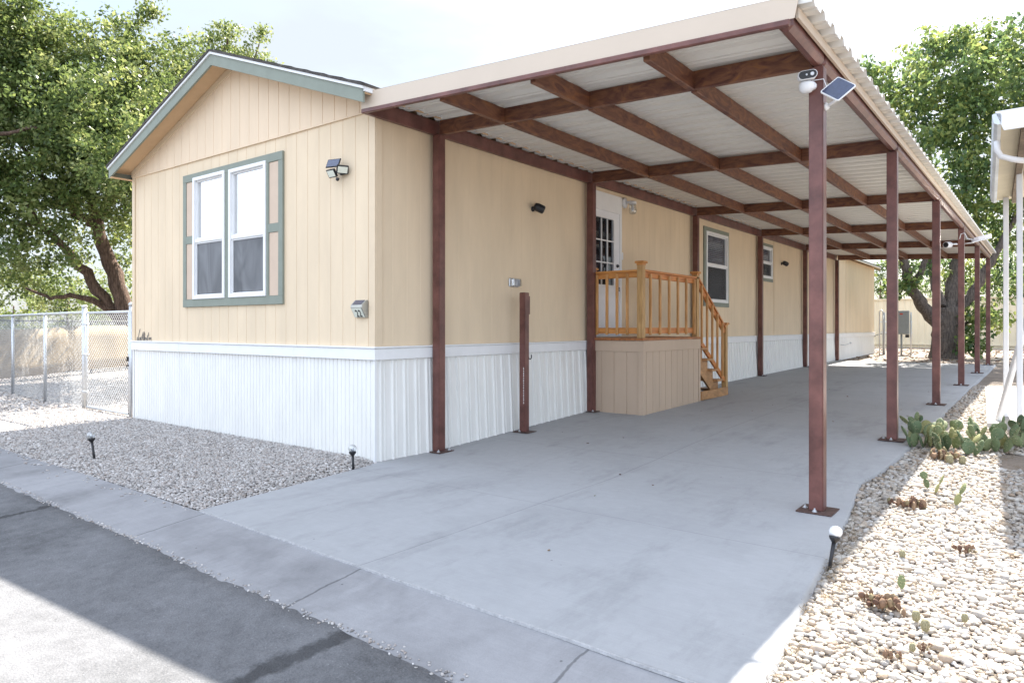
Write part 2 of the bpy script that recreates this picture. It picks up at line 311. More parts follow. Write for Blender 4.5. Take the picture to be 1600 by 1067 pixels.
# driveway slab, with a smooth profile and a raised right edge
def xl(y): return float(np.interp(y, [-2.1, -.1, 0, 30], [.385, .07, -.3, -.3]))
def xr(y): return float(np.interp(y, [-2.2, -2.04, -1.04, -.19, .8, 1.77, 2.4, 3.6, 8, 19], [4.58, 4.54, 4.42, 4.34, 4.24, 4.12, 4.19, 4.24, 4.22, 4.20]))
yy = sorted(set(list(np.round(np.linspace(-2.04, 19.05, 84), 3))+[-.1, -.099, .0]))
V = []; 
for y in yy:
    a, c = xl(y), xr(y); yb = y
    for k in range(9):
        x = a+(c-a)*k/8
        y2 = y if y > -2.0 else np.interp(x, [.385, 4.35], [-2.045, -2.185])
        V.append((x, y2, g(y)+.000))
    V.append((c+.016, V[-1][1], g(y)-.012)); V.append((c+.03, V[-1][1], g(y)-.2))
V = np.array(V); k = 11; ii = (np.arange(len(yy)-1)[:, None]*k+np.arange(k-1)[None]).ravel(); F = np.stack([ii, ii+1, ii+k+1, ii+k], -1)
struct(np_mesh('driveway', V, F, M['slab']))

b = MB(); jx = np.linspace(.385, 4.5, 60)
for a, c in zip(jx, jx[1:]):
    ya, yc = (float(np.interp(v, [.385, 4.35], [-2.045, -2.185]))+.002*math.sin(v*9) for v in (a, c)); b.bar((a, ya-.006, -.006), (c+.002, yc-.006, -.0065), .011, .014, .0)
struct(b.build('driveway', mat('joint_mortar', (.40, .40, .40), .9, var=.2, scale=30, bump=.5, bscale=60)))

# ------------------------------------------------------------------ stones
def ico(sub):
    b = bmesh.new(); bmesh.ops.create_icosphere(b, subdivisions=sub, radius=1); v = np.array([x.co[:] for x in b.verts]); f = np.array([[q.index for q in p.verts] for p in b.faces]); b.free(); return v, f
def scatter(name, P, S, sub, m, flat=.6, jit=.22, smooth=False):
    bv, bf = ico(sub); n = len(P); nv = len(bv)
    protos = np.stack([bv*(1+rng.normal(0, jit, (nv, 1))) for _ in range(12)])
    pv = protos[rng.integers(0, 12, n)]
    sc3 = np.stack([S*rng.uniform(.75, 1.5, n), S*rng.uniform(.7, 1.1, n), S*flat*rng.uniform(.75, 1.2, n)], -1)
    pv = pv*sc3[:, None, :]
    a = rng.uniform(0, 6.283, n); t = rng.normal(0, .28, n)
    ct, st = np.cos(t)[:, None], np.sin(t)[:, None]
    x, y, z = pv[..., 0], pv[..., 1], pv[..., 2]
    y, z = y*ct-z*st, y*st+z*ct
    ca, sa = np.cos(a)[:, None], np.sin(a)[:, None]
    pv = np.stack([x*ca-y*sa, x*sa+y*ca, z], -1)+P[:, None, :]
    F = (bf[None]+(np.arange(n)*nv)[:, None, None]).reshape(-1, 3)
    return np_mesh(name, pv.reshape(-1, 3), F, m, np.repeat(rng.uniform(0, 1, n), nv), smooth)
def gz(x, y): return np.interp(y, GY, GZ)-.05
def jgrid(x0, x1, y0, y1, step):
    gx, gy = np.meshgrid(np.arange(x0, x1, step), np.arange(y0, y1, step)); n = gx.size
    return gx.ravel()+rng.uniform(-.45, .45, n)*step, gy.ravel()+rng.uniform(-.45, .45, n)*step
# grey gravel bed before the gable
x, y = jgrid(-7.5, .4, -2.02, .02, .0185)
xle = np.interp(y, [-2.1, -.1, .1], [.385, .075, .0]); k0 = np.interp(x, [-4, 4.35], [-2.03, -2.19])
keep = (x < xle+rng.normal(0, .004, len(x))) & (y > k0+.012-.05*rng.random(len(x))**4) & ((y < -.01) | (x < -5.4))
x, y = x[keep], y[keep]; hump = .035*np.clip((y+2.05)/.3, 0, 1)*np.clip((xle[keep]-x)/.2, 0, 1)
o = scatter('gravel', np.stack([x, y, gz(x, y)+.035+hump+rng.uniform(0, .012, len(x))], -1), rng.uniform(.008, .017, len(x)), 1, M['gravel'])
o['kind'] = 'stuff'; o['label'] = 'grey and pink crushed gravel before the gable wall'
x, y = jgrid(-20, -5.38, -2.0, 12, .052)
keep = (y > -1.98) & ~((x > -7.5) & (y < .02)); x, y = x[keep], y[keep]
o = scatter('gravel', np.stack([x, y, gz(x, y)+.012+.012*np.sin(x*1.7+y*.6)*np.cos(y*1.3-x*.4)+rng.uniform(0, .012, len(x))], -1), rng.uniform(.018, .036, len(x)), 1, M['gravel'])
o['kind'] = 'stuff'; o['label'] = 'pale gravel covering the side yard beyond the gate'
# gravel spilled on the gutter strip
x = rng.uniform(-5, .35, 70); y = -2.06-np.abs(rng.normal(0, .06, 70))
o = scatter('gravel', np.stack([x, y, np.full(70, -.005)+(y+2.05)*.11], -1), rng.uniform(.007, .015, 70), 1, M['gravel']); o['kind'] = 'stuff'; o['label'] = 'loose bits of gravel spilled on the gutter'
# white river cobbles on the right
def cobfield(x0, x1, y0, y1, step, smin, smax, lift, sub=2):
    x, y = jgrid(x0, x1, y0, y1, step)
    xre = np.array([xr(v) for v in y]); keep = (x > xre+.022) & ~((y > 5.75) & (x > 4.86-(y-5.7)*.062)) & ~((y > 3.1) & (y < 3.85) & (x > 5.05))
    x, y = x[keep], y[keep]
    return np.stack([x, y, gz(x, y)+lift+.014+.012*np.sin(x*1.7+y*.6)*np.cos(y*1.3-x*.4)+rng.uniform(-.006, .010, len(x))], -1), rng.uniform(smin, smax, len(x))
P1, S1 = cobfield(4.1, 5.9, -2.3, 1.3, .028, .009, .021, -.010)
P1b, S1b = cobfield(4.1, 6.3, 1.3, 4.6, .034, .011, .024, -.010)
P2, S2 = cobfield(4.1, 5.6, 4.6, 12, .05, .017, .030, -.010)
P3, S3 = cobfield(4.15, 6.3, -2.3, 4.5, .13, .022, .034, -.006)
P1 = np.concatenate([P1, P1b]); S1 = np.concatenate([S1, S1b])
P = np.concatenate([P1, P2, P3]); S = np.concatenate([S1, S2, S3])
o = scatter('cobbles', P, S, 2, M['cobble'], flat=.66, jit=.06, smooth=True); o['kind'] = 'stuff'; o['label'] = 'rounded white river stones beside the driveway'

# ------------------------------------------------------------------ mobile home
home = thing('mobile_home', 'long beige mobile home with white ribbed skirting and green trim', 'mobile home', (0, 0, 0))
WX0, WL = -5.32, 25.35; TZ = 1.165
def roofz(x, top=True): return 4.70-.358*abs(x+2.61)-(0 if top else .06)
def profile(s0, s1, pitch, wdt, dep, off=0.0):
    pr = [(s0, 0)]; k = math.ceil((s0-off+wdt)/pitch)
    while off+k*pitch+wdt < s1-.005:
        c = off+k*pitch
        if c-wdt > s0+.005: pr += [(c-wdt/2-.001, 0), (c-wdt/2+.001, -dep), (c+wdt/2-.001, -dep), (c+wdt/2+.001, 0)]
        k += 1
    pr.append((s1, 0)); return pr
def wallpiece(mb, o, u, nrm, pr, zb, zt):
    o = Vector(o); u = Vector(u); nrm = Vector(nrm); cols = []
    for s, d in pr:
        b0 = zb(s) if callable(zb) else zb; t0 = zt(s) if callable(zt) else zt
        p = o+u*s+nrm*d; cols.append((mb.bm.verts.new((p.x, p.y, b0)), mb.bm.verts.new((p.x, p.y, t0))))
    for a, b in zip(cols, cols[1:]): mb.bm.faces.new((a[0], b[0], b[1], a[1]))
def wall_open(mb, o, u, nrm, s0, s1, z0, z1, ops, pitch, wdt, dep, off):
    cuts = sorted(set([s0, s1]+[v for q in ops for v in q[:2]]))
    for a, b in zip(cuts, cuts[1:]):
        op = [q for q in ops if q[0] <= a+1e-6 and q[1] >= b-1e-6]; pr = profile(a, b, pitch, wdt, dep, off)
        if op:
            wallpiece(mb, o, u, nrm, pr, z0, op[0][2]); wallpiece(mb, o, u, nrm, pr, op[0][3], z1)
        else: wallpiece(mb, o, u, nrm, pr, z0, z1)
# gable wall (faces -Y); u runs +X
GO = [(-3.54, -2.77, 1.735, 3.335), (-2.67, -1.87, 1.735, 3.325)]
b = MB(); wall_open(b, (0, 0, 0), (1, 0, 0), (0, -1, 0), WX0, 0, TZ-.03, 3.58, GO, .203, .007, .0045, -.10)
front = b.build('wall', M['siding'], home)
b = MB(); wallpiece(b, (0, -.014, 0), (1, 0, 0), (0, -1, 0), profile(WX0, 0, .203, .007, .005, -.02), 3.572, lambda s: roofz(s, False)-.02)
b.box(WX0, 0, -.022, .0, 3.560, 3.574)
part(b.build('gable_panel', M['siding_gable'], home), 'pinkish beige triangular upper gable panel')
b = MB()
DOOR = (4.22, 5.045, 1.225, 3.37); SO = [DOOR, (8.53, 9.70, 1.87, 3.28), (11.75, 12.68, 2.54, 3.30)]
wall_open(b, (0, 0, 0), (0, 1, 0), (1, 0, 0), 0, WL, TZ-.03, 3.66, SO, .203, .006, .0018, .24)
b.build('wall', M['siding'], home)
b = MB(); b.box(WX0, WX0+.02, .03, WL, .3, 3.6); b.box(WX0, 0, WL-.02, WL, .3, 3.6)
b.poly([(WX0, WL, 3.6), (0, WL, 3.6), (0, WL, 3.74), (-2.61, WL, 4.62), (WX0, WL, 3.68)], .02, (0, -1, 0)); b.build('wall', M['siding'], home)
b = MB(); b.box(-.075, .0175, -.018, .0, TZ, 3.60, .003); b.box(.0, .018, .0, .085, TZ, 3.60, .003); b.build('corner_trim', M['siding_trim'], home)
MB().box(WX0-.01, WX0+.07, -.018, .0, TZ, 3.62, .003).build('corner_trim', M['siding_trim'], home)
for yj in (12.9, 20.6): MB().box(0, .012, yj-.02, yj+.02, TZ, 3.6).build('seam_trim', M['siding_trim'], home)
# skirting: gable side fine ribs, long side wide ribs flaring at the bottom
b = MB(); pr = []; s = WX0
while s < -.012:
    pr += [(s, 0), (s+.026, 0), (s+.031, -.009), (s+.040, -.009), (s+.045, 0)]; s += .066
pr.append((0, 0)); wallpiece(b, (0, .0, 0), (1, 0, 0), (0, -1, 0), pr, -.06, 1.05)
b.build('skirting', M['skirt'], home)
b = MB(); s = 0; cols = []
def flare(y): return .005+.04*min(1, y/1.2)
i = 0
while s < WL-.2:
    h = .020
    seq = [(0, 0), (.055, 0), (.066, h), (.078, h), (.090, 0), (.12, 0), (.128, h*.35), (.142, h*.35), (.150, 0)]
    for ds, d in seq:
        y = s+ds*1.0; fl = flare(y); cols.append((b.bm.verts.new((-.004+d+fl, y, g(y)-.03)), b.bm.verts.new((-.006+d, y, 1.06))))
    s += .165; i += 1
cols.append((b.bm.verts.new((-.004+.02, WL, g(WL)-.03)), b.bm.verts.new((-.006, WL, 1.06))))
for a, c in zip(cols, cols[1:]): b.bm.faces.new((a[0], c[0], c[1], a[1]))
part(b.build('skirting', M['skirt'], home), 'white skirting with wide vertical ribs on the long side')
b = MB(); b.box(WX0-.012, .0305, -.0305, .0, 1.035, TZ-.014, .003); b.box(.0, .030, .0, WL+.02, 1.035, TZ-.014, .003)
b.box(WX0-.018, .044, -.044, .0, TZ-.012, TZ+.006, .003); b.box(.0, .044, .0, WL+.02, TZ-.0122, TZ+.0058, .003)
for q in (-3.95, -1.35): b.box(q-.02, q+.02, -.0325, -.02, 1.035, TZ-.016)
b.build('skirt_trim', M['white_trim'], home)
for q in ((-.018, .008, -.010, .016), (WX0-.006, WX0+.03, -.012, 0)): MB().box(*q, -.02, 1.035).build('corner_flashing', M['white_trim'], home)
# roof
XA, XB, YA, YB, RX = -5.42, .17, -.30, WL+.3, -2.61
def slope_slab(mb, y0, y1, up0, up1, xa=XA, xb=XB):
    pts = [(xa, roofz(xa)+up0), (RX, 4.70+up0), (xb, roofz(xb)+up0), (xb, roofz(xb)+up1), (RX, 4.70+up1), (xa, roofz(xa)+up1)]
    a = [mb.bm.verts.new((x, y0, z)) for x, z in pts]; c = [mb.bm.verts.new((x, y1, z)) for x, z in pts]
    n = len(pts)
    for k in range(n): mb.bm.faces.new((a[k], a[(k+1) % n], c[(k+1) % n], c[k]))
    mb.bm.faces.new((a[0], a[1], a[4], a[5])); mb.bm.faces.new((a[1], a[2], a[3], a[4])); mb.bm.faces.new((c[0], c[1], c[4], c[5])[::-1]); mb.bm.faces.new((c[1], c[2], c[3], c[4])[::-1])
b = MB(); slope_slab(b, YA-.035, YB, -.004, .018, XA-.03, XB+.03); roof = b.build('roof', M['shingle'], home)
b = MB()  # courses of shingle edges stepping up the slope
for k in range(10):
    for sgn, xe in ((-1, XA-.03), (1, XB+.03)):
        d = .02+k*.28; x = xe-sgn*d; 
        if abs(x-RX) < .1: continue
        x2 = x-sgn*.26
        b.poly([(x, YA-.036, roofz(x)+.028), (x, YB, roofz(x)+.028), (x2, YB, roofz(x2)+.020), (x2, YA-.036, roofz(x2)+.020)], .006)
b.build('shingles', M['shingle'], roof)
b = MB(); slope_slab(b, YA+.02, YB-.02, -.075, -.060); b.box(XA+.02, WX0, YA, YB, roofz(XA)-.16, roofz(XA)-.15); b.build('soffit', M['soffit'], home)
b = MB(); slope_slab(b, YA-.004, YA+.02, -.165, -.03)
b.box(XA-.004, XA+.016, YA+.022, YB, roofz(XA)-.15, roofz(XA)-.03); b.box(XB-.016, XB+.004, YA+.022, YB, roofz(XB)-.06, roofz(XB)-.03)
slope_slab(b, YB-.02, YB+.01, -.165, -.03); b.build('rake_board', M['green'], home)
b = MB(); slope_slab(b, YA-.022, YA-.002, -.034, -.006, XA-.015, XB+.02); b.box(XA-.02, XA-.004, YA, YB, roofz(XA)-.034, roofz(XA)-.006); b.box(XB+.004, XB+.022, YA, YB, roofz(XB)-.06, roofz(XB)-.006)
b.build('drip_edge', M['white_trim'], home)
b = MB()  # frieze board along the soffit on the gable
slope_slab(b, -.032, -.0145, -.155, -.08, WX0, -.01); b.build('frieze_board', M['siding_trim'], home)
# gable window: green surround, shutters, two units
win = MB().box(-3.815, -1.55, -.030, -.001, 3.295, 3.395, .003).box(-3.815, -1.55, -.030, -.001, 1.635, 1.735, .003).box(-3.815, -3.735, -.0285, -.001, 1.735, 3.295, .003).box(-1.635, -1.55, -.0285, -.001, 1.735, 3.295, .003)\
    .box(-3.562, -3.54, -.0285, -.001, 1.735, 3.295).box(-2.77, -2.67, -.0285, -.001, 1.735, 3.295).box(-1.87, -1.825, -.0285, -.001, 1.735, 3.295)\
    .box(-3.735, -3.562, -.0275, -.001, 2.475, 2.575).box(-1.825, -1.635, -.0275, -.001, 2.475, 2.575).build('window', M['green'], home)
part(win, 'double front window in a green surround with beige shutter panels')
for (x0, x1) in ((-3.735, -3.562), (-1.825, -1.635)):
    for (z0, z1) in ((1.735, 2.475), (2.575, 3.295)): MB().box(x0+.002, x1-.002, -.019, -.002, z0+.002, z1-.002, .002).build('shutter', M['shutter'], win)
def sash(parent, ax, s0, s1, z0, z1, mid, fw=.045, upper='reflect_panel', screen=True, blinds=False, deep=.09):
    """window unit in a wall; ax='x' faces -Y, ax='y' faces +X"""
    def B(mb, a0, a1, d0, d1, z0, z1, bev=.0):  # d = distance out of the wall
        if ax == 'x': mb.box(a0, a1, -d1, -d0, z0, z1, bev)
        else: mb.box(d0, d1, a0, a1, z0, z1, bev)
        return mb
    f = MB()
    B(f, s0, s0+fw, -.04, .045, z0, z1, .004); B(f, s1-fw, s1, -.04, .045, z0, z1, .004); B(f, s0+fw, s1-fw, -.04, .0445, z0, z0+fw, .004); B(f, s0+fw, s1-fw, -.04, .0445, z1-fw, z1, .004)
    B(f, s0+fw, s1-fw, -.035, .034, mid-.022, mid+.022, .003)
    for (q0, q1, zz0, zz1, dd) in ((s0+fw, s1-fw, mid+.022, z1-fw, .010), (s0+fw, s1-fw, z0+fw, mid-.022, .018)):   # inner sash frames
        e_ = .018
        B(f, q0, q0+e_, -.03, dd, zz0, zz1); B(f, q1-e_, q1, -.03, dd, zz0, zz1); B(f, q0+e_, q1-e_, -.03, dd-.001, zz0, zz0+e_); B(f, q0+e_, q1-e_, -.03, dd-.001, zz1-e_, zz1)
    fr = f.build('frame', M['white_trim'], parent)
    B(MB(), s0+fw, s1-fw, -.012, -.008, mid+.02, z1-fw).build('glass_pane', M['glass'] if ax == 'x' else M['glass_dark'], parent)
    B(MB(), s0+fw, s1-fw, -.016, -.012, z0+fw, mid-.02).build('glass_pane', M['glass_dark'], parent)
    if screen:
        B(MB(), s0+fw+.02, s1-fw-.02, .004, .006, z0+fw+.02, mid-.04).build('insect_screen', M['screen'], parent)
        k = MB(); 
        for q in (s0+fw+.04, s1-fw-.06): B(k, q, q+.03, .006, .016, z0+fw+.022, z0+fw+.03)
        B(k, s0+fw+.018, s1-fw-.018, .005, .010, z0+fw+.018, z0+fw+.024); k.build('latch', M['black'], parent)
    if blinds: B(MB(), s0+fw+.02, s1-fw-.02, .019, .020, z0+fw+.02, mid-.04).build('insect_screen', M['mesh_front'], parent)
    if upper == 'reflect_panel': B(MB(), s0+fw, s1-fw, -.075, -.07, mid-.02, z1-fw).build('reflect_panel', M['reflect_panel'], parent)  # added white panel that makes the upper pane read as sky reflection
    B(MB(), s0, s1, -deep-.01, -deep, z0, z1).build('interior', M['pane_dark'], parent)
    if blinds:
        k = MB(); zz = z0+fw
        while zz < z1-fw:
            if ax == 'y':
                k.poly([(-.062, s0+fw, zz), (-.040, s0+fw, zz+.021), (-.040, s1-fw, zz+.021), (-.062, s1-fw, zz)], .002)
            zz += .038
        k.build('blinds', M['blind'], parent)
sash(win, 'x', -3.54, -2.77, 1.735, 3.335, 2.50); sash(win, 'x', -2.67, -1.87, 1.735, 3.325, 2.48)
def side_window(y0, y1, z0, z1, mid, tw):
    o = MB().box(.001, .028, y0-tw, y1+tw, z1, z1+tw, .003).box(.001, .028, y0-tw, y1+tw, z0-tw, z0, .003).box(.001, .0275, y0-tw, y0, z0, z1, .003).box(.001, .0275, y1, y1+tw, z0, z1, .003).build('window', M['green'], home)
    sash(o, 'y', y0, y1, z0, z1, mid, .05, None, False, True); return o
part(side_window(8.53, 9.70, 1.87, 3.28, 2.62, .085), 'tall side window with half open blinds'); part(side_window(11.75, 12.68, 2.54, 3.30, 2.92, .075), 'small high side window')
# door
y0, y1, z0, z1 = DOOR
dr = MB().box(.001, .03, y1, y1+.055, z0, z1+.055, .003).box(.001, .03, y0-.055, y0, z0, z1+.055, .003).box(.001, .0305, y0, y1, z1-.22, z1+.055, .003).build('door', M['white_trim'], home)
part(dr, 'white entry door with a nine pane glazed upper half')
d = MB(); gy0, gy1, gz0, gz1 = y0+.10, y1-.19, 2.02, z1-.33
d.box(-.02, .012, y0, gy0, z0, z1-.22).box(-.02, .012, gy1, y1, z0, z1-.22).box(-.02, .0115, gy0, gy1, z0, gz0).box(-.02, .0115, gy0, gy1, gz1, z1-.22)
for (a, c) in ((y0+.09, (y0+y1)/2-.03), ((y0+y1)/2+.03, y1-.09)): d.box(.012, .018, a, c, z0+.12, 1.88, .004); d.box(.018, .021, a+.05, c-.05, z0+.17, 1.83, .002)
leaf = d.build('door_panel', M['white'], dr)
k = MB()
for i in range(1, 3): yv = gy0+(gy1-gy0)*i/3; k.box(-.004, .014, yv-.009, yv+.009, gz0, gz1)
for i in range(1, 3): zv = gz0+(gz1-gz0)*i/3; k.box(-.004, .0135, gy0, gy1, zv-.009, zv+.009)
k.box(.0, .018, gy0-.02, gy0, gz0-.02, gz1+.02).box(.0, .018, gy1, gy1+.02, gz0-.02, gz1+.02).box(.0, .0175, gy0, gy1, gz0-.02, gz0).box(.0, .0175, gy0, gy1, gz1, gz1+.02)
k.build('window_grid', M['white_trim'], dr)
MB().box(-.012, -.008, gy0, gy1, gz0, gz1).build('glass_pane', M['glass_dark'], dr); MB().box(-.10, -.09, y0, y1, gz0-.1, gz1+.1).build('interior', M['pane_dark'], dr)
k = MB(); k.lathe((.012, y1-.07, 2.33), (1, 0, 0), [(0, .028), (.014, .028), (.02, .02), (.03, .018)]); k.build('deadbolt', M['black'], dr); k = MB(); k.lathe((.012, y1-.07, 2.20), (1, 0, 0), [(0, .028), (.01, .028), (.012, .012), (.04, .012), (.045, .028), (.065, .030), (.075, .018)]); k.build('door_knob', M['black'], dr)
MB().box(.02, .024, y1-.045, y1+.0, 1.93, 2.0).build('sticker', M['solar'], dr)

# ------------------------------------------------------------------ carport
XI, XO = .095, 4.05
YI = [.835, 4.06, 7.87, 11.60, 15.34, 18.95]; YO = [.757, 3.87, 7.60, 11.37, 15.13, 18.80]
def zb(x, y=0): return 3.482-.048*x+(.012 if x > 3.5 and y < 1 else 0)
def yf(x): return -.19+.09*(x/4.1)      # front line of the roof
PD = .15
carport = thing('carport', 'brown steel carport with ribbed pale roof along the beige home', 'carport', (2.05, 9, 0))
for row, (X_, YS) in enumerate(((XI, YI), (XO, YO))):
    for i, y in enumerate(YS):
        z0 = g(y); h = .051
        p = MB().box(X_-h, X_+h, y-h, y+h, z0+.010, zb(X_, y)-.001, .006, seg=2).build('post', M['brown'], carport)
        pw = .12 if row == 0 else .125
        MB().box(X_-(pw if row else .03), X_+pw, y-pw, y+pw, z0+.002, z0+.013, .002).build('base_plate', M['plate'], p)
        for (dx, dy) in ((.075, -.085), (.075, .085)) if row == 0 else ((-.0, -.088), (-.088, .0), (0, .088)):
            bb = MB().lathe((X_+dx, y+dy, z0+.013), (0, 0, 1), [(0, .020), (.003, .020), (.0035, .013), (.013, .013), (.0135, .007), (.026, .006)], 8)
            bb.build('bolt', M['zinc'], p)
def beam(p, q, name='crossbeam', m='rust', wd=.05, ht=PD):
    p = Vector(p); q = Vector(q); return MB().bar((p.x, p.y, p.z+ht/2), (q.x, q.y, q.z+ht/2), wd, ht, .004).build(name, M[m], carport)
for yi, yo in zip(YI, YO): beam((XI+.03, yi, zb(XI)), (XO-.03, yo, zb(XO, yo)))
# long members, cut between the cross beams so that nothing overlaps
for xk in (1.03, 2.04, 3.06):
    st = [yf(xk)+.03]+[yi+(yo-yi)*(xk-XI)/(XO-XI) for yi, yo in zip(YI, YO)]
    for a, c in zip(st, st[1:]): beam((xk, a+.027, zb(xk)-.001), (xk, c-.027, zb(xk)-.001), 'purlin', 'rust', .055, PD-.002)
beam((XI-.035, yf(0)+.02, zb(XI)), (XI-.035, 19.0, zb(XI)), 'wall_beam', 'brown', .05)
for a, c in zip([yf(4.1)+.02, .757, 3.87, 7.6, 11.37, 15.13], [.757, 3.87, 7.6, 11.37, 15.13, 18.86]):
    k = MB()
    x = XO+.005; r = .055; zz = zb(XO, a)   # rounded outer beam
    k.bar((x, a+.003, zz+PD/2), (x, c-.003, zz+PD/2), .095, PD, .03); k.build('edge_beam', M['brown'], carport)
# roof sheet with ribs across
b = MB(); prof = []; y = -.17; ci = 0
while y < 18.98:   # wide trapezoid ribs with a small stiffener between
    prof += [(y, 0), (y+.035, 0), (y+.062, .044), (y+.135, .044), (y+.162, 0), (y+.195, 0), (y+.203, .012), (y+.222, .012), (y+.230, 0)]; y += .2675; ci += 1
xsn = [.075, 1.5, 2.8, 4.225]
cols = []
for (yv, dz) in prof:
    cols.append([b.bm.verts.new((xv, max(yv, yf(xv)+.02) if yv < .2 else yv, zb(min(xv, 3.4))-.048*max(0, xv-3.4)+PD+.006+dz)) for xv in xsn])
for a, c in zip(cols, cols[1:]):
    for k in range(len(xsn)-1): b.bm.faces.new((a[k], a[k+1], c[k+1], c[k]))
sheet = b.build('roof_sheet', M['sheet'], carport); sd = sheet.modifiers.new('s', 'SOLIDIFY'); sd.thickness = .0025; sd.offset = 1
b = MB(); b.bar((XO+.075, yf(4.1)+.05, zb(3.4)-.03+PD-.035), (XO+.075, 18.9, zb(3.4)-.03+PD-.035), .022, .07, .002); part(b.build('roof_edge_trim', M['fascia'], carport), 'pale trim above the outer beam')
# fascia and lip at the front
def fpt(x, z, dy=0): return (x, yf(x)+dy, z)
b = MB(); fz = lambda x: zb(min(x, 4.2))
fxl, fxr = .03, 4.125
b.poly([fpt(fxl, fz(fxl)+.040, -.012), fpt(fxr, fz(fxr)+.052, -.012), fpt(fxr+.03, fz(fxr)+.200, -.012), fpt(fxl, fz(fxl)+.205, -.012)], .006, (0, 1, 0))
b.poly([fpt(fxl, fz(fxl)+.205, -.012), fpt(fxr+.03, fz(fxr)+.200, -.012), fpt(fxr+.03, fz(fxr)+.202, .09), fpt(fxl, fz(fxl)+.207, .09)], .003)
b.build('fascia', M['fascia'], carport)
b = MB(); b.bar(fpt(fxl, fz(fxl)+.02), fpt(XO+.045, fz(XO)+.030), .04, .042, .006); b.build('front_channel', M['brown'], carport)
b = MB(); b.bar(fpt(fxl+.01, fz(fxl)+.11, .012), fpt(XO+.03, fz(XO)+.115, .012), .006, .14); b.build('front_web', M['brown'], carport)

# short post with hook
sp = thing('utility_post', 'short brown steel post with hook beside the ribbed skirting', 'post', (.22, 2.24, g(2.24)))
x, y, z0 = .22, 2.24, g(2.24)
MB().box(x-.045, x+.045, y-.045, y+.045, z0+.010, 1.80, .006, seg=2).build('shaft', M['brown'], sp)
MB().box(x-.11, x+.12, y-.1, y+.1, z0+.002, z0+.011, .002).build('base_plate', M['plate'], sp)
MB().lathe((x-.02, y-.075, z0+.011), (0, 0, 1), [(0, .018), (.004, .018), (.005, .011), (.014, .011), (.015, .006), (.025, .006)], 8).build('bolt', M['zinc'], sp)
MB().box(x-.03, x+.03, y+.045, y+.085, 1.53, 1.76, .004).build('bracket', M['brown'], sp)
MB().box(x-.02, x+.02, y+.045, y+.068, .98, 1.10, .004).tube([(x+.02, y+.06, 1.04), (x+.02, y+.06, 1.0), (x+.02, y+.075, .97), (x+.02, y+.105, .965), (x+.02, y+.125, .985), (x+.02, y+.125, 1.02)], .007, 6).build('hook', M['black'], sp)
k = MB()
for i in range(22): k.box(x+.018, x+.030, y-.0465, y-.0455, .42+i*.021, .42+i*.021+random.uniform(.008, .015))
part(k.build('decal', M['white_trim'], sp), 'thin white vertical lettering')

# ------------------------------------------------------------------ porch
DX, DY0, DY1, DZ = .91, 4.10, 6.09, 1.215
porch = thing('porch', 'small porch deck with orange stained railing and steps', 'porch', (.45, 5.1, g(5)))
b = MB()
wallpiece(b, (0, DY0, 0), (1, 0, 0), (0, -1, 0), profile(.05, DX, .205, .012, .008, .04), g(4.1), 1.03)
wallpiece(b, (DX, 0, 0), (0, 1, 0), (1, 0, 0), profile(DY0, DY1, .205, .012, .008, DY0+.1), lambda s: g(s), 1.03)
wallpiece(b, (0, DY1, 0), (1, 0, 0), (0, 1, 0), [(.05, 0), (DX, 0)], g(DY1), 1.03)
b.build('skirt_panel', M['tan_panel'], porch)
b = MB(); b.box(.05, DX+.012, DY0-.014, DY0+.006, 1.02, 1.175, .002); b.box(DX-.006, DX+.0145, DY0-.0145, DY1+.01, 1.0205, 1.1755, .002); b.box(DX-.07, DX+.012, DY0-.012, DY0-.001, g(4.1), 1.02, .002); b.box(DX+.001, DX+.0125, DY0-.0122, DY0+.06, g(4.1), 1.02, .002); b.box(DX+.001, DX+.0125, DY1-.05, DY1+.01, g(6), 1.02, .002)
b.build('skirt_trim', M['tan_panel'], porch)
b = MB()
nb = 7
for i in range(nb):
    a = .045+i*(DX+.02-.045)/nb; b.box(a+.002, a+(DX+.02-.045)/nb-.004, DY0-.035, DY1+.02, 1.178, DZ, .004)
b.build('deck_board', M['deck_board'], porch)
def newel(x, y, z0, z1, w=.045):
    o = MB().box(x-w, x+w, y-w, y+w, z0, z1-.045, .004).build('newel_post', M['wood_new'], porch)
    MB().box(x-w-.004, x+w+.004, y-w-.004, y+w+.004, z1-.060, z1-.035, .002).box(x-w-.025, x+w+.025, y-w-.025, y+w+.025, z1-.035, z1-.010, .006).poly([(x-w-.02, y-w-.02, z1-.0105), (x+w+.02, y-w-.02, z1-.0105), (x+w+.02, y+w+.02, z1-.0105), (x-w-.02, y+w+.02, z1-.0105)], .008, (0, 0, 1)).build('post_cap', M['wood_railx'], o)
    return o
RXX = DX-.045
newel(RXX, DY0+.03, DZ, 2.30); newel(RXX, DY1-.06, 1.21, 2.27); nl = newel(RXX, 7.31, g(7.3), 1.45, .042)
newel(.09, DY0+.03, DZ, 2.24, .03)
YR0, YR1 = DY0+.075, DY1-.105
MB().box(RXX-.045, RXX+.045, YR0-.0, YR1+.09, 2.150, 2.182, .004).build('handrail', M['wood_rail'], porch)
MB().box(RXX-.018, RXX+.018, YR0, YR1, 2.07, 2.149, .003).build('upper_rail', M['wood_rail'], porch)
MB().box(RXX-.018, RXX+.018, YR0, YR1, 1.275, 1.36, .003).build('lower_rail', M['wood_rail'], porch)
for i in range(6):
    yb_ = YR0+.17+i*(YR1-YR0-.2)/5.2
    MB().box(RXX+.019, RXX+.052, yb_-.017, yb_+.017, 1.26, 2.13, .002).build('baluster', M['wood_z'], porch)
MB().box(.12, RXX-.046, DY0-.005, DY0+.075, 2.150, 2.18, .004).build('handrail', M['wood_railx'], porch)
MB().box(.12, RXX-.046, DY0+.012, DY0+.048, 2.07, 2.149, .003).build('upper_rail', M['wood_railx'], porch)
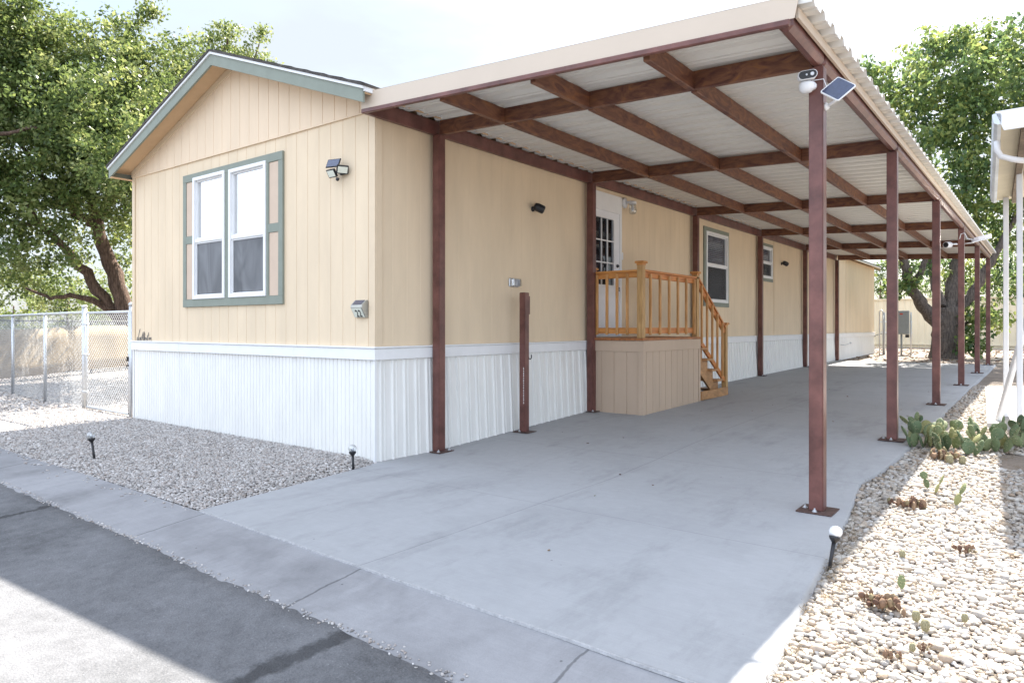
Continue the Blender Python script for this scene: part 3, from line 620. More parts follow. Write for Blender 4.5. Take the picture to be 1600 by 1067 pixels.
MB().box(.12, RXX-.046, DY0+.012, DY0+.048, 1.275, 1.36, .003).build('lower_rail', M['wood_railx'], porch)
for i in range(4): 
    xb_ = .17+i*.165; MB().box(xb_-.017, xb_+.017, DY0-.022, DY0+.011, 1.26, 2.13, .002).build('baluster', M['wood_z'], porch)
# stair
NS = 5; SY0, SY1 = DY1+.02, 7.27; zg = g(6.8); rise = (DZ-zg)/(NS+.6); run = (SY1-SY0)/NS
for i in range(NS):
    zt = DZ-rise*(i+1); a = SY0+run*i
    MB().box(.08, DX+.02, a, a+run+.03, zt-.035, zt, .004).build('step', M['wood_plain'], porch)
for xs_ in (.10, DX-.10):
    k = MB(); pts = [(xs_, SY0, DZ-rise-.036)]
    for i in range(NS):
        a = SY0+run*i; zt = DZ-rise*(i+1)-.0355
        pts += [(xs_, a+run-.002, zt), (xs_, a+run-.002, zt-rise if i < NS-1 else zg+.02)]
    pts[0] = (xs_, SY0, DZ-rise-.0355)
    pts += [(xs_, SY0+run*3.3, zg+.02), (xs_, SY0, DZ-rise-.33)]
    k.poly(pts, .038, (1, 0, 0)); k.build('stringer', M['wood_plain'], porch)
MB().box(DX-.002, DX+.036, SY0, 7.262, zg+.002, zg+.145, .003).build('base_board', M['wood_plain'], porch)
p0, p1 = Vector((RXX, DY1-.01, 2.13)), Vector((RXX, 7.27, 1.33))
MB().bar(p0+Vector((0, 0, .035)), p1+Vector((0, 0, .035)), .085, .03, .004).build('handrail', M['wood_rail'], porch)
MB().bar(p0+Vector((0, 0, -.035)), p1+Vector((0, 0, -.035)), .036, .085, .003).build('upper_rail', M['wood_rail'], porch)
q0, q1 = Vector((RXX, DY1+.01, 1.20)), Vector((RXX, 7.27, .44))
MB().bar(q0, q1, .036, .085, .003).build('lower_rail', M['wood_rail'], porch)
for i in range(5):
    t = .10+i*.19; a = p0.lerp(p1, t); c = q0.lerp(q1, t)
    MB().box(RXX+.019, RXX+.052, a.y-.017, a.y+.017, c.z-.03, a.z-.0, .002).build('baluster', M['wood_z'], porch)

# ------------------------------------------------------------------ things on the walls
fl = thing('flood_light', 'black solar flood light with two pale lamp heads on the gable', 'flood light', (-.46, 0, 3.0))
MB().box(-.55, -.40, -.03, -.001, 2.97, 3.05, .006).tube([(-.47, -.02, 3.0), (-.48, -.10, 2.99)], .018, 8).build('bracket', M['black'], fl)
def headbox(cx, cy, cz, rz, rx_, name, lensm, w_=.15, h_=.11):
    mt = Matrix.Translation((cx, cy, cz))@Matrix.Rotation(rz, 4, 'Z')@Matrix.Rotation(rx_, 4, 'X')
    o = MB().box(-w_/2, w_/2, -.012, .018, -h_/2, h_/2, .005, mt).build(name, M['black'], fl)
    MB().box(-w_/2+.014, w_/2-.014, -.015, -.0125, -h_/2+.014, h_/2-.014, 0, mt).build('lens', lensm, o)
headbox(-.575, -.13, 2.98, rad(2), rad(32), 'lamp_head', M['lens']); headbox(-.40, -.10, 3.01, rad(62), rad(30), 'lamp_head', M['lens'])
mt = Matrix.Translation((-.53, -.14, 3.10))@Matrix.Rotation(rad(15), 4, 'Z')@Matrix.Rotation(rad(64), 4, 'X')
o = MB().box(-.10, .10, -.065, .065, -.008, .008, .004, mt).build('solar_panel', M['black'], fl); MB().box(-.088, .088, -.053, .053, .0085, .010, 0, mt).build('solar_cell', M['solar'], o)
MB().lathe((-.48, -.11, 2.91), (0, -.3, -1), [(0, .022), (.02, .024), (.035, .016), (.04, .005)], 10).build('sensor', M['black'], fl)

fl.scale = (.82, .82, .82)
nb_ = thing('house_number_light', 'solar plaque light reading 22 beside the corner trim', 'house number', (-.19, 0, 1.55))
x0, x1 = -.275, -.100
k = MB()   # wedge body
sec = [(-.001, 1.645), (-.03, 1.645), (-.085, 1.595), (-.088, 1.57), (-.03, 1.47), (-.001, 1.465)]
a = [k.bm.verts.new((x0, y, z)) for y, z in sec]; c = [k.bm.verts.new((x1, y, z)) for y, z in sec]
for i in range(6): k.bm.faces.new((a[i], a[(i+1) % 6], c[(i+1) % 6], c[i]))
k.bm.faces.new(a); k.bm.faces.new(c); k.build('case', mat('plaque_metal', (.42, .41, .36), .4, metal=.4), nb_)
MB().poly([(x0+.016, -.0315, 1.6455), (x1-.016, -.0315, 1.6455), (x1-.016, -.082, 1.5995), (x0+.016, -.082, 1.5995)], .002, (0, -.6, .7)).build('solar_cell', M['solar'], nb_)
def plq(x, t, o=.0): return Vector((x, -.088+.058*t-.004-o, 1.57-.10*t-.002))
MB().poly([plq(x0+.012, .04), plq(x1-.012, .04), plq(x1-.012, .95), plq(x0+.012, .95)], .001, (0, -1, -.5)).build('face', M['lens'], nb_)
def text_mesh(body, size, ext=.0008, shear=0):
    cu = bpy.data.curves.new('txt', 'FONT'); cu.body = body; cu.size = size; cu.extrude = ext; cu.shear = shear; cu.offset = size*.012; cu.space_character = 1.25
    ob = bpy.data.objects.new('txt', cu); C.objects.link(ob); dg = bpy.context.evaluated_depsgraph_get(); me = bpy.data.meshes.new_from_object(ob.evaluated_get(dg)); bpy.data.objects.remove(ob); return me
me = text_mesh('22', .112); me.materials.append(M['black']); o = bpy.data.objects.new('numerals', me); C.objects.link(o); o.parent = nb_
t0 = plq(0, .92, .004); o.scale = (.68, 1, 1); o.location = (x0+.052-nb_.location.x, t0.y, t0.z-1.55)
o.rotation_euler = (rad(90)-math.atan2(.058, .10), 0, 0); o.rotation_euler = (rad(90)+math.atan2(.058, .10), 0, 0)

# cursive script letters at the left end of the trim
k = MB(); cx, cz, S_ = -5.20, 1.174, .011
strokes = [[(0, 3), (2, 5), (3, 3), (1, 0), (0, 1), (1, 3)], [(3, 2), (8, 17), (6, 12), (3, 1), (4, 0), (6, 3)], [(6, 3), (8, 5), (9, 4), (7, 0), (10, 5), (9, 0), (11, 3)],
           [(11, 3), (16, 13), (15, 9), (12, 0), (14, 3)], [(14, 3), (19, 13), (16, 0), (18, 5)], [(18, 3), (20, 11), (18, 0), (21, 5), (22, 4), (20, 0), (23, 5), (24, 0)], [(24, 1), (29, 12), (26, 0), (28, 3)], [(25, 7), (30, 8)],
           [(28, 3), (31, 5), (30, 1), (33, 5), (32, 1), (35, 5), (35, 0), (33, -2)]]
for st in strokes: k.tube([(cx+a*S_*1.15, -.008, cz+c*S_*.9) for a, c in st], .0030, 5)
tag(k.build('script_lettering', mat('dark_lettering', (.12, .12, .13), .5)), 'small dark cursive lettering above the white trim by the gate', 'lettering')

def bullet_cam(x, y, z, label, aim, s=1.0):
    t = thing('security_light', label, 'security light', (x, y, z), 'black wall spotlights under the carport')
    MB().lathe((x, y, z), (1, 0, 0), [(0, .035*s), (.015*s, .035*s), (.02*s, .018*s), (.07*s, .015*s)]).build('mount', M['black'], t)
    a = Vector(aim).normalized(); c = Vector((x+.09*s, y, z+.01))-a*.06*s
    o = MB().lathe(c, a, [(0, .02*s), (.01*s, .045*s), (.05*s, .056*s), (.13*s, .056*s), (.145*s, .050*s)]).build('housing', M['black'], t)
    MB().lathe(c+a*.1455*s, a, [(0, .044*s), (.004*s, .040*s)]).build('lens', M['glass_dark'], t)
    return t
bullet_cam(.0, 2.72, 2.93, 'black spotlight on the wall between the two front posts', (.55, .62, -.35)); bullet_cam(0, 13.5, 2.98, 'smaller looking black spotlight right of the small high window', (.5, .75, -.35))
wl = thing('wall_lamp', 'white porch wall lamp with clear globe right of the door', 'wall lamp', (0, 5.25, 3.35))
MB().lathe((0, 5.22, 3.36), (1, 0, 0), [(0, .085), (.02, .085), (.035, .06), (.04, .03)]).tube([(.03, 5.22, 3.36), (.12, 5.24, 3.37)], .02, 8).lathe((.14, 5.25, 3.33), (0, 0, 1), [(0, .06), (.04, .06), (.05, .03)]).build('bracket', M['white'], wl)
MB().lathe((.14, 5.25, 3.17), (0, 0, 1), [(0, .03), (.01, .05), (.06, .065), (.12, .055), (.16, .05)]).build('globe', M['globe'], wl)
MB().lathe((.14, 5.25, 3.22), (0, 0, 1), [(0, .012), (.03, .028), (.07, .02), (.1, .015)]).build('bulb', M['white'], wl)
ob = thing('outlet_cover', 'clear ribbed outlet cover on the wall above the short post', 'outlet cover', (0, 2.30, 1.93))
MB().box(0, .02, 2.20, 2.40, 1.88, 1.99, .008).build('back_plate', M['zinc'], ob); k = MB()
for i in range(5): k.box(.02, .055, 2.215+i*.036, 2.235+i*.036, 1.89, 1.98, .006)
k.build('cover_ribs', M['white'], ob); MB().box(.02, .07, 2.205, 2.395, 1.885, 1.985, .012).build('clear_cover', M['globe'], ob)
MB().box(0, .05, 5.06, 5.10, 2.42, 2.52)  # (bell is below)
o = MB().box(.0, .022, 5.115, 5.165, 2.44, 2.56, .008).build('doorbell', M['white']); tag(o, 'small white doorbell on the wall by the door edge', 'doorbell')

# camera + solar panel on the front outer post
def postcam(px, py, pz, label, cat='camera', dark=True):
    t = thing('security_camera', label, cat, (px, py, pz), 'white cameras fixed on the outer posts'); return t
cx, cy, cz = XO-.02, .757-.051, 3.17
t = postcam(cx, cy, cz, 'white security camera with black face on the nearest post')
MB().lathe((cx-.03, cy-.055, cz-.075), (0, 0, 1), [(0, .010), (.006, .034), (.025, .050), (.055, .055), (.075, .048)], 20).tube([(cx, cy, cz-.02), (cx, cy-.04, cz-.02)], .03, 12).build('base', M['white'], t)
def capsule(mb, c, u, v, nrm, hl, r, th, inset=0):
    pts = []
    for k in range(13): a = math.pi/2+math.pi*k/12; pts.append(Vector(c)-Vector(u)*hl+Vector(u)*r*math.cos(a)+Vector(v)*r*math.sin(a))
    for k in range(13): a = -math.pi/2+math.pi*k/12; pts.append(Vector(c)+Vector(u)*hl+Vector(u)*r*math.cos(a)+Vector(v)*r*math.sin(a))
    mb.poly(pts, th, nrm); return mb
u = Vector((.93, .36, .10)).normalized(); nn = Vector((.33, -.93, -.12)).normalized(); vv = u.cross(nn)*-1; vv.normalize(); nn = u.cross(vv); nn = nn if nn.y < 0 else -nn
cc = Vector((cx-.03, cy-.06, cz+.045))
capsule(MB(), cc, u, vv, nn, .034, .032, .070).build('body', M['white'], t)
o = capsule(MB(), cc+nn*.0705, u, vv, nn, .033, .028, .003).build('face', M['black'], t)
MB().lathe(cc+nn*.074+u*.030, nn, [(0, .014), (.002, .012)]).lathe(cc+nn*.074-u*.008, nn, [(0, .008), (.002, .006)]).build('lens', M['zinc'], o)
sp_ = thing('solar_panel', 'small dark solar panel on a white arm at the nearest post', 'solar panel', (XO+.051, .757, 3.02), 'solar panels fixed on the outer posts')
MB().lathe((XO+.051, .757, 3.00), (1, 0, 0), [(0, .032), (.012, .03), (.03, .014)]).tube([(XO+.07, .757, 3.0), (XO+.13, .72, 3.02), (XO+.18, .69, 3.06)], .011, 8).build('arm', M['white'], sp_)
# panel plane
pc = Vector((XO+.165, .655, 3.085)); pn = Vector((.32, -.80, .50)).normalized(); pu = Vector((.80, .28, .17)); pu = (pu-pn*pu.dot(pn)).normalized(); pv = pn.cross(pu)
def rpoly(c, hw, hh, r, rot=rad(38)):
    ca, sa = math.cos(rot), math.sin(rot); A = pu*ca+pv*sa; B_ = pv*ca-pu*sa; pts = []
    for (sx, sy, a0) in ((1, 1, 0), (-1, 1, 90), (-1, -1, 180), (1, -1, 270)):
        for k in range(5): a = rad(a0+k*22.5); pts.append(c+A*(sx*(hw-r)+r*math.cos(a))+B_*(sy*(hh-r)+r*math.sin(a)))
    return pts
MB().poly(rpoly(pc, .097, .078, .014), .010, -pn).build('frame', M['white'], sp_); MB().poly(rpoly(pc+pn*.0012, .090, .071, .011), .0008, -pn).build('solar_cell', M['solar'], sp_)
o = MB().tube([(cx+.0, cy-.02, cz+.02), (XO+.055, .70, 3.19), (XO+.08, .69, 3.12), (XO+.10, .69, 3.07), (XO+.13, .68, 3.06)], .0035, 5).build('cable', M['white'], sp_)
# second camera at the fourth outer post
y4 = YO[3]
t = postcam(XO-.05, y4, 3.02, 'small white camera with black lens on the fourth outer post')
MB().tube([(XO-.05, y4-.02, 2.99), (XO-.14, y4-.06, 2.99)], .018, 8).build('arm', M['white'], t)
a = Vector((-.35, -.9, -.05)).normalized(); MB().lathe(Vector((XO-.18, y4-.03, 2.98)), a, [(0, .03), (.02, .06), (.16, .06), (.165, .055)]).build('body', M['white'], t); MB().lathe(Vector((XO-.18, y4-.03, 2.98))+a*.166, a, [(0, .05), (.004, .045)]).build('lens', M['black'], t)
t = thing('solar_panel', 'tilted white backed solar panel on the fourth outer post', 'solar panel', (XO+.05, y4, 3.05), 'solar panels fixed on the outer posts')
MB().tube([(XO+.051, y4, 2.99), (XO+.20, y4-.02, 3.0), (XO+.26, y4-.03, 3.04)], .013, 8).build('arm', M['white'], t)
mt = Matrix.Translation((XO+.33, y4-.04, 3.07))@Matrix.Rotation(rad(-12), 4, 'Y')@Matrix.Rotation(rad(25), 4, 'X')
MB().box(-.16, .16, -.12, .12, -.01, .01, .006, mt).build('frame', M['white'], t); MB().box(-.15, .15, -.11, .11, .0105, .012, 0, mt).build('solar_cell', M['solar'], t)
MB().tube([(XO-.03, y4-.03, 3.06), (XO-.0, y4-.1, 3.17), (XO+.06, y4-.08, 3.19), (XO+.1, y4-.05, 3.08), (XO+.2, y4-.03, 3.05)], .008, 5).build('cable', M['white'], t)

# ------------------------------------------------------------------ path lights
def path_light(x, y, label, tilt=(0, 0), h=.26, s=1.0, clear=True, z=None):
    z = gz(x, y)+.05 if z is None else z
    t = thing('path_light', label, 'path light', (x, y, float(z)), 'solar path lights along the drive and gravel'); top = Vector((x+tilt[0], y+tilt[1], z+h)); bt = Vector((x, y, z-.03)); ax = (top-bt).normalized()
    MB().tube([bt, top], [.011*s, .013*s], 8).build('stake', M['black'], t)
    MB().lathe(top, ax, [(0, .014*s), (.02*s, .030*s), (.035*s, .036*s), (.04*s, .033*s)]).build('collar', M['black'], t)
    MB().lathe(top+ax*.041*s, ax, [(0, .028*s), (.012*s, .037*s), (.03*s, .042*s), (.048*s, .037*s), (.062*s, .022*s), (.067*s, .004*s)]).build('globe', M['globe'] if clear else M['frost'], t)
    if clear: MB().lathe(top+ax*.042*s, ax, [(0, .014*s), (.03*s, .012*s), (.035*s, .006*s)]).build('bulb', M['zinc'], t)
M['frost'] = mat('crackle_globe', (.72, .73, .74), .25, var=.18, scale=60, bump=.8, bscale=70)
path_light(-2.28, -1.72, 'dark path light leaning in the middle of the grey gravel', (-.03, -.02), .20)
path_light(.10, -.36, 'path light with clear globe at the white corner of the home', (-.01, 0), .13, 1.0)
path_light(4.405, -.42, 'path light with frosted crackle globe by the white cobbles', (.015, .05), .13, .9, False, -.02)

# ------------------------------------------------------------------ fences
def chain(mb, p, q, z0, z1, step=.075, r=.0026, slope=None):
    p = Vector(p); q = Vector(q); Ln = (q-p).length; d = (q-p)/Ln; H = z1-z0
    k = -H
    while k < Ln:
        for sg in (1, -1):
            s0, s1 = (k, k+H) if sg > 0 else (k+H, k); a, zA = s0, z0; c, zC = s1, z1
            def clip(a, zA, c, zC):
                pts = []
                for lim in (0, Ln):
                    if (a-lim)*(c-lim) < 0: tt = (lim-a)/(c-a); pts.append((lim, zA+(zC-zA)*tt))
                e = [(a, zA), (c, zC)]; ins = [v for v in e if -1e-6 <= v[0] <= Ln+1e-6]
                return (ins+pts)[:2]
            cl = clip(a, zA, c, zC)
            if len(cl) == 2 and abs(cl[0][0]-cl[1][0]) > .01:
                off = Vector((-d.y, d.x, 0))*(r*1.1*sg)
                A = p+d*cl[0][0]+off; B_ = p+d*cl[1][0]+off
                mb.tube([(A.x, A.y, cl[0][1]), (B_.x, B_.y, cl[1][1])], r, 4, False)
        k += step
FP = [(-7.22, .06), (-9.45, .24), (-11.75, .42), (-14.1, .62), (-16.4, .82)]
fence = thing('chain_link_fence', 'silver chain link fence left of the gate, over gravel', 'fence', (-11.8, .4, 0))
k = MB(); FPs = [Vector((x, y, 0)) for x, y in FP]
for a, c in zip(FPs, FPs[1:]): chain(k, a, c, g(.3)-.02, 1.60)
k.build('wire_mesh', M['zinc'], fence)
for i, p in enumerate(FPs):
    r = .038 if i == 0 else .028
    o = MB().tube([(p.x, p.y, -.05), (p.x, p.y, 1.69 if i == 0 else 1.59)], r, 12).lathe((p.x, p.y, 1.69 if i == 0 else 1.585), (0, 0, 1), [(0, r+.005), (.03, r+.005), (.045, r*.5)]).build('fence_post', M['zinc'], fence)
k = MB(); k.tube([(v.x, v.y-.0, 1.615) for v in FPs], .021, 10); k.build('top_rail', M['zinc'], fence)
gate = thing('chain_link_gate', 'closed silver chain link gate beside the gable wall', 'gate', (-6.3, 0, 0))
gx0, gx1, gy_ = -7.02, -5.50, .02
k = MB()
for (a, c) in (((gx0, gy_, .07), (gx0, gy_, 1.60)), ((gx1, gy_, .07), (gx1, gy_, 1.60)), ((gx0, gy_, 1.60), (gx1, gy_, 1.60)), ((gx0, gy_, .07), (gx1, gy_, .07))): k.tube([a, c], .020, 10)
k.build('frame', M['zinc'], gate)
k = MB(); chain(k, (gx0, gy_, 0), (gx1, gy_, 0), .07, 1.60, .070, .0030); k.build('wire_mesh', M['zinc'], gate)
k = MB().box(gx1-.03, gx1+.09, gy_-.03, gy_+.03, .78, .81, .004).box(gx1+.0, gx1+.03, gy_-.045, gy_-.02, .86, .93, .004); k.build('latch', M['black'], gate)
for z in (.3, .9, 1.4): MB().box(gx0-.13, gx0+.025, gy_-.028, gy_+.028, z, z+.03, .004).build('hinge', M['zinc'], gate)
gp = MB().tube([(-5.405, .01, -.05), (-5.405, .01, 1.70)], .036, 12).lathe((-5.405, .01, 1.69), (0, 0, 1), [(0, .042), (.03, .042), (.05, .02)]).build('gate_post', M['zinc'])
tag(gp, 'galvanized latch post standing against the left corner of the home', 'fence post')
# screened fence beyond
sf = thing('screened_fence', 'black fence covered by tan privacy fabric under the left trees', 'fence', (-15, 3, 0))
A = Vector((-12.9, -4.5, 0)); B_ = Vector((-19.0, 14.0, 0)); dA = (B_-A).normalized(); Ln = (B_-A).length; nA = Vector((dA.y, -dA.x, 0))
k = MB(); n = 150; cols = []
for i in range(n+1):
    s = Ln*i/n; p = A+dA*s+nA*(.02*math.sin(s*2.3)+.012*math.sin(s*7.1)); sag = .02*math.sin(s*2.6)
    cols.append([k.bm.verts.new((p.x+nA.x*.01*math.sin(z_*7+s*3), p.y, g(p.y)+.10+z_*(1.19+.4*sag)+sag*.3)) for z_ in (0, .25, .5, .75, 1)])
for a, c in zip(cols, cols[1:]):
    for j in range(4): k.bm.faces.new((a[j], c[j], c[j+1], a[j+1])).smooth = True
o = k.build('privacy_fabric', M['fabric'], sf); sd = o.modifiers.new('s', 'SOLIDIFY'); sd.thickness = .003
k = MB(); chain(k, A-nA*.03, B_-nA*.03, .04, 1.52, .075, .0035); k.tube([(A.x, A.y, 1.53), (B_.x, B_.y, 1.53)], .02, 8); k.build('wire_mesh', M['black_wire'], sf)
for i in range(8):
    p = A+dA*(Ln*i/7)-nA*.06; MB().tube([(p.x, p.y, -.05), (p.x, p.y, 1.56)], .03, 8).build('fence_post', M['black_wire'], sf)
# cream metal fence at the back
bf = thing('metal_fence', 'cream ribbed metal fence behind the trunk and electric box', 'fence', (4, 34.4, .4))
k = MB(); s = -20.0; cols = []
while s < 26:
    for ds, d in ((0, 0), (.18, 0), (.20, .03), (.23, .03), (.25, 0)): cols.append((s+ds, d))
    s += .30
vs = [(k.bm.verts.new((x, 34.4-d, .36)), k.bm.verts.new((x, 34.4-d, 2.74))) for x, d in cols]
for a, c in zip(vs, vs[1:]): k.bm.faces.new((a[0], c[0], c[1], a[1]))
k.build('panels', M['cream'], bf); MB().box(-20, 26, 34.33, 34.46, 2.72, 2.78).box(-20, 26, 34.33, 34.46, .5, .56).build('rails', M['cream'], bf)

# ------------------------------------------------------------------ electric box and pipes behind the home
eb = thing('electric_box', 'grey electric meter box on posts before the cream fence', 'electric box', (.9, 24.6, .39))
bx, by, bz = 1.0, 24.8, .37
MB().box(bx-.22, bx+.27, by-.10, by+.10, 1.10, 1.86+.12, .01).build('cabinet', M['grey_metal'], eb)
o = MB().box(bx-.20, bx+.25, by-.118, by-.101, 1.12, 1.95, .006).build('door', M['grey_metal'], eb)
MB().box(bx-.02, bx+.08, by-.121, by-.1185, 1.83, 1.88).build('sticker', mat('red_label', (.45, .05, .03), .6), o)
for px_ in (bx-.55, bx+.33): MB().tube([(px_, by, .3), (px_, by, 1.92)], .028, 8).build('support_post', M['zinc'], eb)
MB().box(bx-.75, bx+.36, by+.10, by+.14, 1.55, 1.59).box(bx-.75, bx+.36, by+.10, by+.14, 1.15, 1.19).build('crossbar', M['zinc'], eb)
MB().tube([(bx+.02, by-.02, .3), (bx+.02, by-.02, 1.1)], .035, 8).build('conduit', M['grey_metal'], eb)
MB().tube([(bx-.72, by, .3), (bx-.72, by, 1.95), (bx-.66, by, 2.02), (bx-.60, by, 1.95), (bx-.6, by, .3)], .022, 8).build('conduit', M['zinc'], eb)
MB().box(bx+.15, bx+.27, by-.05, by+.05, .98, 1.09, .006).build('junction_box', M['black'], eb)
o = MB().tube([(.02, 25.2, 1.0), (.15, 25.1, 1.08), (.35, 25, 1.12), (.6, 24.9, 1.13)], .018, 6).build('drain_pipe', M['grey_metal']); tag(o, 'thin grey pipe bending from the far corner of the home', 'pipe')
o = MB().tube([(.06, 19.6, .80), (.16, 19.7, .79), (.22, 20.0, .83), (.2, 20.3, .86)], .014, 6).lathe((.22, 20.2, .85), (0, 1, 0), [(0, .03), (.06, .03)], 8).build('faucet', M['zinc']); tag(o, 'small metal faucet sticking out of the far white skirting', 'faucet')

# ------------------------------------------------------------------ neighbour's awning
aw = thing('awning', "neighbour's white metal awning on posts at the right edge", 'awning', (6, 6, 0))
nd = Vector((-.062, .998, 0)); nr = Vector((.998, .062, 0)); nc = Vector((5.045, 3.55, 0))
def NP(a, s, z): v = nc+nr*a+nd*s; return (v.x, v.y, z)
k = MB(); k.poly([NP(0, 0, 3.40), NP(4.5, 0, 3.52), NP(4.5, 3.1, 3.40), NP(.0, 3.1, 3.10)], .035)
k.build('roof_panel', M['cream'], aw)
for i in range(9): a = .25+i*.5; k = MB(); k.poly([NP(a, .04, 3.372+a*.027), NP(a+.03, .04, 3.372+a*.027), NP(a+.03, 3.06, 3.072+a*.06), NP(a, 3.06, 3.072+a*.06)], .02); k.build('roof_rib', M['cream'], aw)
k = MB(); k.poly([NP(-.05, -.03, 3.47), NP(4.5, -.03, 3.60), NP(4.5, -.03, 3.41), NP(.02, -.03, 3.28)], .02, (0, 1, 0)); k.build('fascia', M['white'], aw)
k = MB(); 
sec = [(-.06, .05), (-.075, .13), (-.06, .14), (-.01, .14), (0, .12), (0, .035), (-.03, .03)]
a = [k.bm.verts.new(NP(u_, -.03, 3.31+v_)) for u_, v_ in sec]; c = [k.bm.verts.new(NP(u_, 3.12, 3.01+v_)) for u_, v_ in sec]
for i in range(len(sec)): k.bm.faces.new((a[i], a[(i+1) % 7], c[(i+1) % 7], c[i]))
k.bm.faces.new(a); k.bm.faces.new(c); part(k.build('gutter', mat('blue_lit_white', (.62, .68, .74), .45), aw), 'pale rain gutter along the awning side')  # blue cast of the light on the gutter is put into its colour
MB().bar(NP(.19, .1, 3.315), NP(.19, 2.98, 3.045), .06, .10).build('rafter', mat('weathered_timber', (.20, .16, .12), .85, var=.3, scale=8), aw)
MB().tube([NP(-.03, .30, 3.25), NP(-.03, .30, 3.16), NP(.0, .32, 3.10), NP(.10, .35, 3.06), NP(.2, .38, 3.04)], .030, 12).build('downspout', M['white'], aw)
for (a, s) in ((.10, 3.0), (.20, 1.62)):
    p = NP(a, s, 0); MB().box(p[0]-.03, p[0]+.03, p[1]-.03, p[1]+.03, g(p[1]), 3.085 if s > 2 else 3.225, .008).build('post', M['white'], aw)
MB().bar(NP(-.01, 2.55, .10), NP(.66, 1.2, 3.22), .05, .075, .01).build('brace', M['white'], aw)
b = MB(); sl_pts = [(4.80, 5.74), (9, 5.9), (9, 11.0), (4.46, 11.0)]
b.poly([(x, y, g(y)+.02) for x, y in sl_pts], .15); o = struct(b.build('patio', M['nslab']))
b = MB(); b.poly([(4.98, 3.30, .045), (5.10, 3.05, .035), (6.5, 3.0, .035), (6.5, 3.9, .075), (5.12, 3.85, .075)], .12); struct(b.build('path', M['slab']))

# ------------------------------------------------------------------ trees
def leaves(name, clumps, nper, size, m, parent, droop=.0, seed=1, rb=(0, 1)):
    """clumps: rows (x,y,z,r); nper leaves in each"""
    r_ = np.random.default_rng(seed); n = len(clumps)*nper; c = np.repeat(clumps, nper, 0)
    d = r_.normal(0, 1, (n, 3)); d /= np.linalg.norm(d, axis=1, keepdims=True); rr = r_.random((n, 1))**.5
    pos = c[:, :3]+d*rr*c[:, 3:4]*np.array([1, 1, .7])
    ax = r_.normal(0, 1, (n, 3)); ax[:, 2] -= droop; ax /= np.linalg.norm(ax, axis=1, keepdims=True)
    nr_ = r_.normal(0, 1, (n, 3)); nr_[:, 2] += .8; sd = np.cross(ax, nr_); sd /= np.linalg.norm(sd, axis=1, keepdims=True)+1e-9
    L_ = size*r_.uniform(.6, 1.3, (n, 1)); W_ = L_*.30; up = np.cross(sd, ax)
    p0 = pos; p1 = pos+ax*L_*.45+sd*W_+up*L_*.06; p2 = pos+ax*L_-up*L_*.10; p3 = pos+ax*L_*.45-sd*W_+up*L_*.06
    V = np.stack([p0, p1, p2, p3], 1).reshape(-1, 3); F = np.arange(n*4).reshape(-1, 4)
    rv = np.clip(np.repeat(np.clip(np.repeat(r_.uniform(rb[0], rb[1], len(clumps)), nper)+r_.normal(0, .2, n), 0, 1), 4), 0, 1)
    pl = np.array(parent.location); return np_mesh(name, V-pl, F, m, rv, parent=parent)
def crown(blobs, per_m3, cr, seed, hollow=.35):
    r_ = np.random.default_rng(seed); out = []
    for (x, y, z, rx_, ry, rz) in blobs:
        n = int(max(10, per_m3*rx_*ry*rz)); d = r_.normal(0, 1, (n, 3)); d /= np.linalg.norm(d, axis=1, keepdims=True)
        q = (hollow+(1-hollow)*r_.random((n, 1))**.6)
        # angular noise makes lobes and gaps
        lob = 1+.30*np.sin(d[:, :1]*5+x)*np.cos(d[:, 1:2]*6+y)+.20*np.sin(d[:, 2:3]*9+z)
        p = np.array([x, y, z])+d*q*lob*np.array([rx_, ry, rz]); out.append(np.concatenate([p, r_.uniform(.6, 1.25, (n, 1))*cr], 1))
    return np.concatenate(out)
def limb(mb, pts, r0, r1, n=9, wob=.04, seed=0):
    r_ = random.Random(seed); P_ = [Vector(p) for p in pts]; out = []; rs = []
    for i in range(len(P_)-1):
        for k in range(4):
            t = k/4; p = P_[i].lerp(P_[i+1], t)+Vector((r_.uniform(-1, 1), r_.uniform(-1, 1), r_.uniform(-.5, .5)))*wob*(0 if i+k == 0 else 1); out.append(p)
    out.append(P_[-1]); m_ = len(out)
    rs = [r0+(r1-r0)*(i/(m_-1))**.8 for i in range(m_)]; rs = [v*(1+.08*r_.uniform(-1, 1)) for v in rs]
    mb.tube(out, rs, n)
FX = Vector((-math.sin(rad(TH)), math.cos(rad(TH)), 0)); RXv = Vector((math.cos(rad(TH)), math.sin(rad(TH)), 0)); CP = Vector((5.423, -4.754, 1.37))
def at(px, py, f): return CP+FX*f+RXv*((px-800)/1090*f)+Vector((0, 0, (511-py)/1090*f))
def bl(px, py, f, rp, rz=None, depth=None):  # blob from a picture position at distance f, radius in pixels
    p = at(px, py, f); r = rp/1090*f; return (p.x, p.y, p.z, depth or r, depth or r, (rz/1090*f) if rz else r)
# left tree 1 (leaning trunks behind the gate)
TB = at(212, 545, 21.5); TB.z = .2
t1 = thing('shade_tree', 'big leafy tree with two leaning dark trunks behind the gate', 'tree', TB, 'broadleaf trees behind the home')
k = MB()
limb(k, [TB, at(196, 480, 21.5), at(172, 410, 21.3), at(152, 352, 21), at(140, 300, 20.8), at(150, 220, 20.5), at(170, 120, 20.5)], .31, .06, 12, .05, 1)
limb(k, [at(205, 515, 21.5), at(168, 478, 21.4), at(135, 425, 21), at(100, 390, 20.6), at(60, 350, 20.2), at(20, 290, 19.8)], .24, .05, 10, .06, 2)
limb(k, [at(178, 487, 21.4), at(145, 470, 21), at(112, 462, 20.6), at(80, 466, 20.2), at(40, 450, 20)], .12, .03, 8, .05, 3)
limb(k, [at(150, 350, 21), at(120, 335, 20.8), at(85, 300, 20.4), at(40, 240, 20), at(0, 180, 20)], .17, .03, 8, .07, 4)
